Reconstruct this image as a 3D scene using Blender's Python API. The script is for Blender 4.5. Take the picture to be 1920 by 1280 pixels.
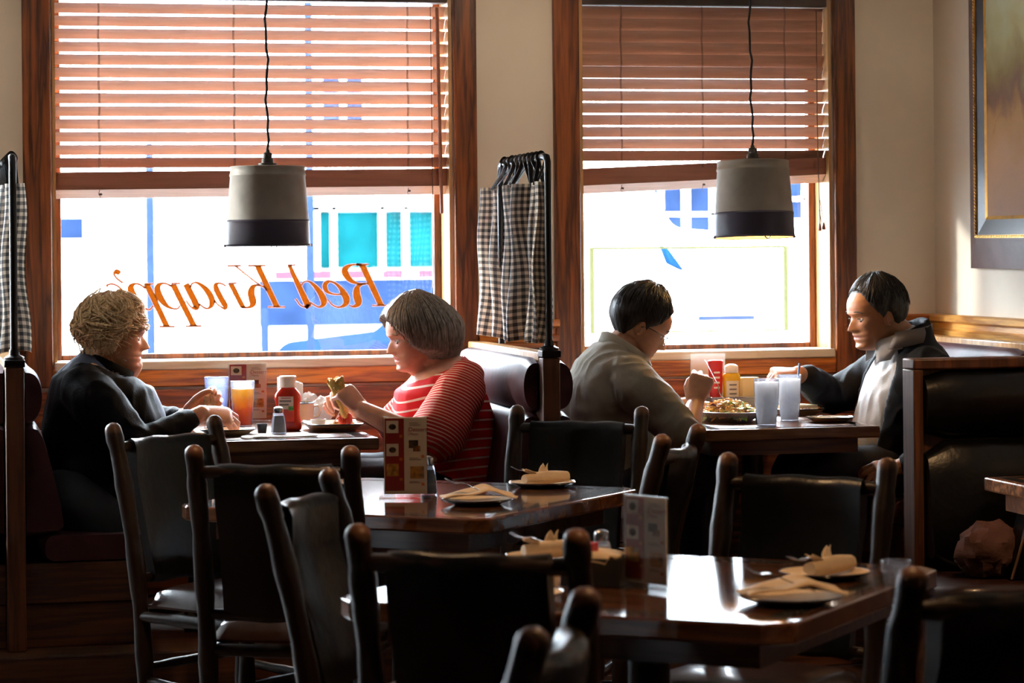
import bpy, bmesh, math, random
import numpy as np
from mathutils import Vector, Matrix, noise as mnoise
for _o in list(bpy.data.objects): bpy.data.objects.remove(_o)
SC = bpy.context.scene
COL = SC.collection
PI = math.pi
R = math.radians
rng = random.Random(7)

# ------------------------------------------------------------------ camera
CAM_H, CAM_D = 1.48, 10.3
_th = math.atan(0.227)
_f = Vector((math.sin(_th), math.cos(_th), 0)); _r = Vector((math.cos(_th), -math.sin(_th), 0)); _u = Vector((0, 0, 1))
_roll = 0.009
_r2 = (_r - _roll*_u).normalized(); _u2 = (_u + _roll*_r).normalized()
cd = bpy.data.cameras.new('camera'); cam = bpy.data.objects.new('camera', cd); COL.objects.link(cam)
M = Matrix((( _r2.x, _u2.x, -_f.x, 0), (_r2.y, _u2.y, -_f.y, -CAM_D), (_r2.z, _u2.z, -_f.z, CAM_H), (0, 0, 0, 1)))
cam.matrix_world = M
cd.sensor_width = 36; cd.lens = 36*5000/1920
cd.shift_y = -177/1920
cd.clip_start = 0.1; cd.clip_end = 200
cd.dof.use_dof = True; cd.dof.focus_distance = 9.15; cd.dof.aperture_fstop = 6.0
SC.camera = cam

# ------------------------------------------------------------------ world, sun, lamps
SC.view_settings.view_transform = 'Standard'; SC.view_settings.look = 'None'
SC.view_settings.gamma = 1; SC.view_settings.use_curve_mapping = False
SC.view_settings.exposure = 0.4
SC.cycles.use_denoising = True
SC.cycles.max_bounces = 10; SC.cycles.diffuse_bounces = 5; SC.cycles.glossy_bounces = 4
SC.cycles.transmission_bounces = 8; SC.cycles.transparent_max_bounces = 16
SC.cycles.sample_clamp_indirect = 6.0
SC.cycles.caustics_reflective = False; SC.cycles.caustics_refractive = False
w = bpy.data.worlds.new('world'); SC.world = w; w.use_nodes = True
nt = w.node_tree; bg = nt.nodes['Background']
bg.inputs[0].default_value = (0.80, 0.90, 1.0, 1); bg.inputs[1].default_value = 75.0
def light(name, kind, loc, energy, color, rot=(0, 0, 0), **kw):
    d = bpy.data.lights.new(name, kind); d.energy = energy; d.color = color
    for k, v in kw.items(): setattr(d, k, v)
    o = bpy.data.objects.new(name, d); COL.objects.link(o); o.location = loc; o.rotation_euler = rot
    return o
_sun = Vector((0.88, -0.42, -0.20))            # low hazy morning sun from the left end of the street
light('sun', 'SUN', (-12, 8, 6), 11.0, (1, 0.95, 0.88), _sun.to_track_quat('-Z', 'Y').to_euler(), angle=R(4.0))
# portals just outside the window openings guide the sampling of the sky
for px, pw in ((1.32, 1.6), (3.15, 1.1), (-0.78, 1.6), (-2.9, 1.6)):
    lo = light('window_portal', 'AREA', (px, 0.24, 1.75), 1.0, (1, 1, 1), (R(-90), 0, 0), shape='RECTANGLE', size=pw, size_y=1.42)
    lo.data.cycles.is_portal = True
# above the frame: warm spots added to fill the window wall, pendants over tables
WARM = (1.0, 0.58, 0.27); FILL_TINT = (1.0, 0.78, 0.56)
for (x, e) in ((0.1, 14), (2.36, 20), (3.9, 8)):
    light('wall_fill', 'SPOT', (x, -1.15, 2.85), e, FILL_TINT, (R(42), 0, 0), spot_size=R(95), spot_blend=0.9, shadow_soft_size=0.12)
for (x, y, z, e) in ((1.7, -5.9, 2.4, 42), (1.15, -3.7, 2.4, 50), (3.3, -3.2, 2.35, 50), (3.3, -6.4, 2.35, 12)):
    light('pendant_glow', 'SPOT', (x, y, z), e, WARM, (0, 0, 0), spot_size=R(110), spot_blend=0.6, shadow_soft_size=0.06)

# ------------------------------------------------------------------ materials
MATS = {}
def _mat(name):
    m = bpy.data.materials.new(name); m.use_nodes = True
    MATS[name] = m
    return m, m.node_tree.nodes, m.node_tree.links, m.node_tree.nodes['Principled BSDF']
def N(nodes, t, **kw):
    n = nodes.new(t)
    for k, v in kw.items():
        if k in n.inputs: n.inputs[k].default_value = v
        else: setattr(n, k, v)
    return n
def ramp(nodes, stops):
    n = nodes.new('ShaderNodeValToRGB'); cr = n.color_ramp
    while len(cr.elements) < len(stops): cr.elements.new(0.5)
    for e, (p, c) in zip(cr.elements, stops): e.position = p; e.color = (*c, 1)
    return n
def plain(name, col, rough=0.5, metal=0.0, var=0.12, scale=20, bump=0.0, bscale=60, coat=0.0, spec=0.5, trans=0.0, sub=0.0, emit=None, es=0.0, sheen=0.0, stretch=(1, 1, 1)):
    m, n, l, b = _mat(name)
    tc = N(n, 'ShaderNodeTexCoord')
    mp = N(n, 'ShaderNodeMapping'); mp.inputs['Scale'].default_value = stretch
    l.new(tc.outputs['Object'], mp.inputs[0])
    nz = N(n, 'ShaderNodeTexNoise', Scale=scale, Detail=4.0)
    l.new(mp.outputs[0], nz.inputs['Vector'])
    c0 = tuple(max(0, c*(1-var)) for c in col); c1 = tuple(min(1, c*(1+var)) for c in col)
    rp = ramp(n, [(0.3, c0), (0.7, c1)])
    l.new(nz.outputs['Fac'], rp.inputs[0]); l.new(rp.outputs[0], b.inputs['Base Color'])
    b.inputs['Roughness'].default_value = rough; b.inputs['Metallic'].default_value = metal
    b.inputs['Coat Weight'].default_value = coat; b.inputs['Specular IOR Level'].default_value = spec
    b.inputs['Transmission Weight'].default_value = trans; b.inputs['Sheen Weight'].default_value = sheen
    if sub:
        b.inputs['Subsurface Weight'].default_value = sub; b.inputs['Subsurface Radius'].default_value = (0.02, 0.008, 0.004); b.inputs['Subsurface Scale'].default_value = 0.5
    if emit:
        b.inputs['Emission Color'].default_value = (*emit, 1); b.inputs['Emission Strength'].default_value = es
    if bump:
        n2 = N(n, 'ShaderNodeTexNoise', Scale=bscale, Detail=5.0); l.new(mp.outputs[0], n2.inputs['Vector'])
        bp = N(n, 'ShaderNodeBump', Strength=bump, Distance=0.01); l.new(n2.outputs['Fac'], bp.inputs['Height']); l.new(bp.outputs[0], b.inputs['Normal'])
    return m
def wood(name, dark, light_, axis='X', scale=1.0, rough=0.35, coat=0.3, bump=0.05):
    """long grained timber; axis is the direction the grain runs in"""
    m, n, l, b = _mat(name)
    tc = N(n, 'ShaderNodeTexCoord'); mp = N(n, 'ShaderNodeMapping')
    s = {'X': (0.6, 9, 9), 'Y': (9, 0.6, 9), 'Z': (9, 9, 0.6)}[axis]
    mp.inputs['Scale'].default_value = tuple(v*scale for v in s)
    l.new(tc.outputs['Object'], mp.inputs[0])
    nz = N(n, 'ShaderNodeTexNoise', Scale=1.6, Detail=3.0, Distortion=0.8); l.new(mp.outputs[0], nz.inputs['Vector'])
    wv = N(n, 'ShaderNodeTexNoise', Scale=9.0, Detail=6.0, Distortion=0.3); l.new(mp.outputs[0], wv.inputs['Vector'])
    mx = N(n, 'ShaderNodeMath', operation='MULTIPLY_ADD'); l.new(nz.outputs['Fac'], mx.inputs[0]); mx.inputs[1].default_value = 3.2
    l.new(wv.outputs['Fac'], mx.inputs[2])
    fr = N(n, 'ShaderNodeMath', operation='PINGPONG'); l.new(mx.outputs[0], fr.inputs[0]); fr.inputs[1].default_value = 0.5
    mid = tuple((a+c)/2 for a, c in zip(dark, light_))
    rp = ramp(n, [(0.0, dark), (0.45, mid), (1.0, light_)]); 
    ml = N(n, 'ShaderNodeMath', operation='MULTIPLY'); l.new(fr.outputs[0], ml.inputs[0]); ml.inputs[1].default_value = 2.0
    l.new(ml.outputs[0], rp.inputs[0]); l.new(rp.outputs[0], b.inputs['Base Color'])
    b.inputs['Roughness'].default_value = rough; b.inputs['Coat Weight'].default_value = coat; b.inputs['Coat Roughness'].default_value = 0.15
    bp = N(n, 'ShaderNodeBump', Strength=bump, Distance=0.004); l.new(wv.outputs['Fac'], bp.inputs['Height']); l.new(bp.outputs[0], b.inputs['Normal'])
    return m
def glassy(name, tint=(1, 1, 1), gloss=0.12, rough=0.02, mixc=None, mixf=0.0):
    """thin clear pane or vessel wall: straight-through light plus a mirror reflection; optional tinted body"""
    m, n, l, b = _mat(name)
    out = n['Material Output']; n.remove(b)
    t = N(n, 'ShaderNodeBsdfTransparent'); t.inputs[0].default_value = (*tint, 1)
    g = N(n, 'ShaderNodeBsdfGlossy', Roughness=rough); fr = N(n, 'ShaderNodeLayerWeight', Blend=0.25)
    mu = N(n, 'ShaderNodeMath', operation='MULTIPLY_ADD'); l.new(fr.outputs['Fresnel'], mu.inputs[0]); mu.inputs[1].default_value = 0.7; mu.inputs[2].default_value = gloss*0.2
    last = t
    if mixc:
        d = N(n, 'ShaderNodeBsdfTranslucent'); d.inputs[0].default_value = (*mixc, 1)
        d2 = N(n, 'ShaderNodeBsdfDiffuse'); d2.inputs[0].default_value = (*mixc, 1)
        dm = N(n, 'ShaderNodeMixShader', Fac=0.35); l.new(d.outputs[0], dm.inputs[1]); l.new(d2.outputs[0], dm.inputs[2])
        mm = N(n, 'ShaderNodeMixShader', Fac=mixf); l.new(t.outputs[0], mm.inputs[1]); l.new(dm.outputs[0], mm.inputs[2]); last = mm
    mx = N(n, 'ShaderNodeMixShader'); l.new(mu.outputs[0], mx.inputs[0]); l.new(last.outputs[0], mx.inputs[1]); l.new(g.outputs[0], mx.inputs[2])
    l.new(mx.outputs[0], out.inputs[0])
    return m

# ------------------------------------------------------------------ geometry helpers: a shape is (verts, faces)
class G:
    """collects shapes into one mesh"""
    def __init__(s): s.v = []; s.f = []; s.mi = []; s.cur = 0
    def add(s, v, f, mi=None):
        o = len(s.v); s.v += [tuple(p) for p in v]; s.f += [tuple(i+o for i in q) for q in f]; s.mi += [s.cur if mi is None else mi]*len(f); return s
    def box(s, x0, x1, y0, y1, z0, z1, mi=None):
        v = [(x0,y0,z0),(x1,y0,z0),(x1,y1,z0),(x0,y1,z0),(x0,y0,z1),(x1,y0,z1),(x1,y1,z1),(x0,y1,z1)]
        return s.add(v, [(0,3,2,1),(4,5,6,7),(0,1,5,4),(1,2,6,5),(2,3,7,6),(3,0,4,7)], mi)
    def rings(s, rr, cap0=True, cap1=True, closed=True, mi=None):
        n = len(rr[0]); v = [p for r in rr for p in r]; f = []
        for i in range(len(rr)-1):
            for j in range(n if closed else n-1):
                a, b2 = i*n+j, i*n+(j+1) % n
                f.append((a, b2, b2+n, a+n))
        if cap0 and closed: f.append(tuple(range(n-1, -1, -1)))
        if cap1 and closed: f.append(tuple(range((len(rr)-1)*n, len(rr)*n)))
        return s.add(v, f, mi)
    def lathe(s, prof, c=(0, 0, 0), n=32, sx=1, sy=1, cap0=True, cap1=True, mi=None):
        return s.rings([[(c[0]+r*sx*math.cos(2*PI*j/n), c[1]+r*sy*math.sin(2*PI*j/n), c[2]+z) for j in range(n)] for r, z in prof], cap0, cap1, mi=mi)
    def tube(s, pts, rad, n=10, round_ends=True, mi=None, flat=1.0, up=None):
        pts = [Vector(p) for p in pts]
        if not hasattr(rad, '__len__'): rad = [rad]*len(pts)
        T = []
        for i in range(len(pts)):
            a = pts[max(0, i-1)]; b2 = pts[min(len(pts)-1, i+1)]; d = (b2-a)
            T.append(d.normalized() if d.length > 1e-9 else Vector((0, 0, 1)))
        u = Vector(up) if up else (Vector((0, 0, 1)) if abs(T[0].z) < 0.9 else Vector((1, 0, 0)))
        P, Rr, TT, U = [], [], [], []
        for i in range(len(pts)):
            u = (u - T[i]*u.dot(T[i])); u = u.normalized() if u.length > 1e-6 else T[i].orthogonal().normalized()
            U.append(u.copy())
        rr = []
        def ring(p, t, uu, r):
            w2 = t.cross(uu)
            return [tuple(p + uu*(r*flat*math.cos(2*PI*j/n)) + w2*(r*math.sin(2*PI*j/n))) for j in range(n)]
        if round_ends:
            for k in (80, 50, 25): rr.append(ring(pts[0]-T[0]*rad[0]*math.sin(R(k))*0.9, T[0], U[0], rad[0]*math.cos(R(k))))
        for i in range(len(pts)): rr.append(ring(pts[i], T[i], U[i], rad[i]))
        if round_ends:
            for k in (25, 50, 80): rr.append(ring(pts[-1]+T[-1]*rad[-1]*math.sin(R(k))*0.9, T[-1], U[-1], rad[-1]*math.cos(R(k))))
        return s.rings(rr, mi=mi)
    def prism(s, outline, axis, a0, a1, mi=None):
        """outline: 2D points; axis 'x','y','z' = extrusion direction"""
        def p3(p, a):
            return {'x': (a, p[0], p[1]), 'y': (p[0], a, p[1]), 'z': (p[0], p[1], a)}[axis]
        return s.rings([[p3(p, a0) for p in outline], [p3(p, a1) for p in outline]], mi=mi)
    def ell(s, c, r, nu=16, nv=10, rot=None, mi=None):
        rr = []
        for i in range(nv+1):
            t = -PI/2 + PI*i/nv; t = max(-PI/2+0.12, min(PI/2-0.12, t))
            rr.append([Vector((r[0]*math.cos(t)*math.cos(2*PI*j/nu), r[1]*math.cos(t)*math.sin(2*PI*j/nu), r[2]*math.sin(t))) for j in range(nu)])
        if rot is not None: rr = [[rot @ p for p in q] for q in rr]
        return s.rings([[tuple(Vector(c)+p) for p in q] for q in rr], mi=mi)
    def grid(s, nu, nv, fn, mi=None):
        v = [fn(i/nu, j/nv) for i in range(nu+1) for j in range(nv+1)]
        f = [(i*(nv+1)+j, (i+1)*(nv+1)+j, (i+1)*(nv+1)+j+1, i*(nv+1)+j+1) for i in range(nu) for j in range(nv)]
        return s.add(v, f, mi)
    def xf(s, mtx, start=0):
        s.v = s.v[:start] + [tuple(mtx @ Vector(p)) for p in s.v[start:]]; return s
def rot(ax, deg): return Matrix.Rotation(R(deg), 4, ax)
def tr(*p): return Matrix.Translation(p)

def obj(name, g, mat, parent=None, bevel=0.0, seg=2, smooth=40, sub=0, solid=0.0, loc=None):
    me = bpy.data.meshes.new(name); me.from_pydata(g.v, [], g.f); me.validate(); me.update()
    bm = bmesh.new(); bm.from_mesh(me); bmesh.ops.recalc_face_normals(bm, faces=bm.faces)
    if smooth:
        for f in bm.faces: f.smooth = True
        for e in bm.edges:
            if len(e.link_faces) == 2 and e.calc_face_angle(0) > R(smooth): e.smooth = False
    bm.to_mesh(me); bm.free()
    ms = mat if isinstance(mat, (list, tuple)) else [mat]
    for m in ms: me.materials.append(MATS[m] if isinstance(m, str) else m)
    if len(ms) > 1 and len(g.mi) == len(me.polygons): me.polygons.foreach_set('material_index', g.mi)
    o = bpy.data.objects.new(name, me); COL.objects.link(o)
    if parent is not None: o.parent = parent
    if loc is not None: o.location = loc
    if bevel:
        b = o.modifiers.new('bevel', 'BEVEL'); b.width = bevel; b.segments = seg; b.limit_method = 'ANGLE'; b.angle_limit = R(35); b.harden_normals = False
    if solid:
        b = o.modifiers.new('solid', 'SOLIDIFY'); b.thickness = solid; b.offset = 0
    if sub:
        b = o.modifiers.new('sub', 'SUBSURF'); b.levels = sub; b.render_levels = sub
    return o
def tag(o, label, cat, group=None, kind=None):
    o['label'] = label; o['category'] = cat
    if group: o['group'] = group
    if kind: o['kind'] = kind
    return o
def struct(name, g, mat, parent=None, **kw):
    o = obj(name, g, mat, parent, **kw); o['kind'] = 'structure'; return o
def thing(name, label, cat, loc=(0, 0, 0), rz=0.0, group=None):
    o = bpy.data.objects.new(name, None); COL.objects.link(o); o.empty_display_size = 0.05
    o.location = loc; o.rotation_euler = (0, 0, rz)
    return tag(o, label, cat, group)
def dup(root, loc, rz=None, label=None, group=None):
    r = root.copy(); COL.objects.link(r); r.location = loc
    if rz is not None: r.rotation_euler = (0, 0, rz)
    if label: r['label'] = label
    if group: r['group'] = group
    for ch in list(root.children):
        c = ch.copy(); COL.objects.link(c); c.parent = r
        for gch in list(ch.children):
            d = gch.copy(); COL.objects.link(d); d.parent = c
    return r
def fbm(p, s=1.0): return mnoise.noise(Vector(p)*s)
# ------------------------------------------------------------------ the materials of the place
plain('plaster', (0.80, 0.71, 0.59), 0.85, var=0.05, scale=3, bump=0.06, bscale=220)
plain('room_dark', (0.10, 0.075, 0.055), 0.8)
plain('ceiling_paint', (0.30, 0.26, 0.21), 0.9, var=0.05)
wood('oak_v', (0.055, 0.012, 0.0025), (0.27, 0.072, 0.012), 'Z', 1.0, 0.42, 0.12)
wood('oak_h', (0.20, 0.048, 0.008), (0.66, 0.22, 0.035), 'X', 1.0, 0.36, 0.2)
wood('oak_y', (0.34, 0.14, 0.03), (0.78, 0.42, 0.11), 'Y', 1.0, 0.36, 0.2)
wood('reveal_wood', (0.38, 0.20, 0.075), (0.62, 0.36, 0.15), 'Z', 1.0, 0.35, 0.3)
wood('sill_wood', (0.66, 0.56, 0.46), (0.84, 0.76, 0.66), 'X', 1.0, 0.35, 0.2)
wood('board_red', (0.10, 0.022, 0.008), (0.46, 0.115, 0.03), 'X', 0.8, 0.42, 0.1)
wood('panel_dark', (0.05, 0.015, 0.006), (0.11, 0.032, 0.010), 'Z', 0.8, 0.5, 0.0)
wood('bench_wood', (0.04, 0.011, 0.003), (0.12, 0.036, 0.010), 'X', 0.8, 0.5, 0.05)
wood('post_wood', (0.05, 0.014, 0.004), (0.14, 0.042, 0.012), 'Z', 1.0, 0.5, 0.05)
wood('slat_wood', (0.33, 0.175, 0.115), (0.43, 0.235, 0.16), 'X', 0.7, 0.45, 0.1)
wood('stack_wood', (0.22, 0.08, 0.045), (0.30, 0.11, 0.06), 'X', 0.7, 0.55, 0.0)
wood('floor_wood', (0.035, 0.014, 0.007), (0.085, 0.034, 0.015), 'Y', 0.6, 0.35, 0.2)
plain('iron_black', (0.012, 0.012, 0.013), 0.32, metal=0.0, bump=0.05, spec=0.6)
plain('cord_black', (0.008, 0.008, 0.008), 0.6)
plain('cord_brown', (0.10, 0.045, 0.025), 0.7)
plain('valance_dark', (0.05, 0.03, 0.022), 0.5)
plain('concrete', (0.62, 0.63, 0.66), 0.9, scale=1.5, bump=0.1, bscale=30)
plain('asphalt', (0.40, 0.41, 0.43), 0.95, scale=2)
plain('white_render', (0.82, 0.82, 0.82), 0.8, scale=1, var=0.03)
plain('shop_teal', (0.0012, 0.018, 0.0204), 0.8, var=0.35, scale=2, spec=0.0)
plain('shop_blue', (0.00367, 0.00683, 0.0168), 0.8, var=0.4, scale=2, spec=0.0)
plain('post_blue', (0.0051, 0.0085, 0.0204), 0.8, var=0.1, spec=0.0)
plain('pink_sign', (0.02625, 0.00997, 0.01418), 0.8, spec=0.0)
plain('car_blue', (0.003, 0.0069, 0.0204), 0.7, var=0.1, spec=0.0)
plain('car_white', (0.85, 0.85, 0.86), 0.3, var=0.02, coat=0.5)
plain('car_glass', (0.0012, 0.0078, 0.0216), 0.7, var=0.5, scale=3, spec=0.0)
plain('rubber', (0.0042, 0.00735, 0.01575), 0.9, spec=0.0)
plain('chrome', (0.7, 0.7, 0.72), 0.12, metal=1.0, var=0.03)
glassy('pane_glass', (0.97, 0.985, 0.985), 0.2)
def film(name, col):
    m, n, l, b = _mat(name); out = n['Material Output']; n.remove(b)
    t = N(n, 'ShaderNodeBsdfTranslucent'); t.inputs[0].default_value = (*col, 1)
    d = N(n, 'ShaderNodeBsdfDiffuse'); d.inputs[0].default_value = (*col, 1)
    mx = N(n, 'ShaderNodeMixShader', Fac=0.3); l.new(t.outputs[0], mx.inputs[1]); l.new(d.outputs[0], mx.inputs[2]); l.new(mx.outputs[0], out.inputs[0])
film('letter_orange', (0.034, 0.0064, 0.0003))
film('letter_edge', (0.06, 0.034, 0.034))
film('decal_yellow', (0.042, 0.040, 0.016))

# ------------------------------------------------------------------ the room
XR, XL, YF, ZC = 4.12, -4.6, -13.2, 2.95
W1, W2 = (0.545, 2.098), (2.620, 3.675)
SILL, HEAD = 1.05, 2.52
struct('floor', G().box(XL-.2, XR+.2, YF-.2, 0.3, -0.15, 0), 'floor_wood')
struct('floor_platform', G().box(XL, XR, -1.42, 0, 0, 0.15), 'bench_wood', bevel=0.006)
struct('ceiling', G().box(XL-.2, XR+.2, YF-.2, 0.3, ZC, ZC+0.2), 'ceiling_paint')
g = G()
W3, W4 = (-3.68, -2.13), (-1.56, -0.01)
for x0, x1 in ((XL-.2, W3[0]), (W3[1], W4[0]), (W4[1], W1[0]), (W1[1], W2[0]), (W2[1], XR+.2)): g.box(x0, x1, 0, 0.28, 0, ZC)
for x0, x1 in (W1, W2, W3, W4): g.box(x0, x1, 0, 0.28, 0, SILL-.03); g.box(x0, x1, 0, 0.28, HEAD, ZC)
struct('wall_back', g, 'plaster')
struct('wall_right', G().box(XR, XR+.2, YF, 0, 0, ZC), 'plaster')
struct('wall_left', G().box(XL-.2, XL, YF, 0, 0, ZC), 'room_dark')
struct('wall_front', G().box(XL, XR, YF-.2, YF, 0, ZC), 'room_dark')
# timber rail and panelling below it
def rail(name, a, b, axis):
    g = G()
    prof = [(0, 1.075), (0.018, 1.075), (0.018, 1.098), (0.03, 1.105), (0.034, 1.125), (0.018, 1.135), (0.018, 1.155), (0.045, 1.165), (0.048, 1.185), (0.04, 1.192), (0, 1.192)]
    if axis == 'x': g.prism([(-p, z) for p, z in prof], 'x', a, b)
    else: g.prism([(XR-p, z) for p, z in prof], 'y', a, b)
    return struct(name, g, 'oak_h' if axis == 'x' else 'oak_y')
rail('trim_1', W4[1]+.1, W1[0]-.115, 'x'); rail('trim_2', W1[1]+.1, W2[0]-.1, 'x'); rail('trim_3', W2[1]+.1, XR-.045, 'x'); rail('trim_4', YF, -0.002, 'y')
g = G()
for x0, x1 in ((W4[1]+.1, W1[0]-.115), (W1[1]+.1, W2[0]-.1), (W2[1]+.1, XR)): g.box(x0, x1, -0.018, 0, 0.15, 1.08)
struct('wainscot_back', g, 'panel_dark')
struct('wainscot_right', G().box(XR-.018, XR, YF, -0.02, 0, 1.08), 'panel_dark')

# ------------------------------------------------------------------ windows: casing, jambs, sill, sash, pane
def window(i, x0, x1, lab):
    g = G()
    g.box(x0-.112, x0-.006, -0.028, 0, 0.96, 2.63); g.box(x1+.006, x1+.098, -0.028, 0, 0.96, 2.63)
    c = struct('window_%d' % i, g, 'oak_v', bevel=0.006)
    struct('head_casing', G().box(x0-.112, x1+.098, -0.034, 0, HEAD-.02, 2.64), 'oak_h', c, bevel=0.006)
    struct('apron', G().box(x0-.006, x1+.006, -0.026, 0, 0.955, 1.046), 'oak_h', c, bevel=0.006)
    g = G()
    for k, (za, zb) in enumerate(((0.80, 0.945), (0.645, 0.79), (0.49, 0.635), (0.335, 0.48), (0.16, 0.325))): g.box(x0-.112, x1+.098, -0.02, 0, za, zb)
    struct('apron_board', g, 'board_red', c, bevel=0.004)
    struct('window_sill', G().box(x0, x1, -0.032, 0.24, SILL-.03, SILL+.006), 'sill_wood', c, bevel=0.006)
    g = G(); g.box(x0, x0+.012, -0.002, 0.2, SILL, HEAD); g.box(x1-.012, x1, -0.002, 0.2, SILL, HEAD)
    struct('jamb', g, 'reveal_wood', c)
    g = G(); a, b = x0+.012, x1-.012
    g.box(a, a+.028, 0.17, 0.215, SILL, HEAD); g.box(b-.028, b, 0.17, 0.215, SILL, HEAD); g.box(a+.028, b-.028, 0.17, 0.215, SILL, SILL+.026); g.box(a+.028, b-.028, 0.17, 0.215, HEAD-.05, HEAD)
    struct('sash', g, 'oak_v', c, bevel=0.004)
    struct('pane', G().box(a+.028, b-.028, 0.196, 0.2, SILL+.026, HEAD-.05), 'pane_glass', c, smooth=0)
    return c
win1 = window(1, *W1, ''); win2 = window(2, *W2, ''); window(3, *W3, ''); window(4, *W4, '')

struct('outer_awning', G().prism([(.285, 2.50), (.285, 2.47), (.78, 2.155), (.80, 2.175)], 'x', 2.50, 3.85), 'valance_dark', win2)
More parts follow.
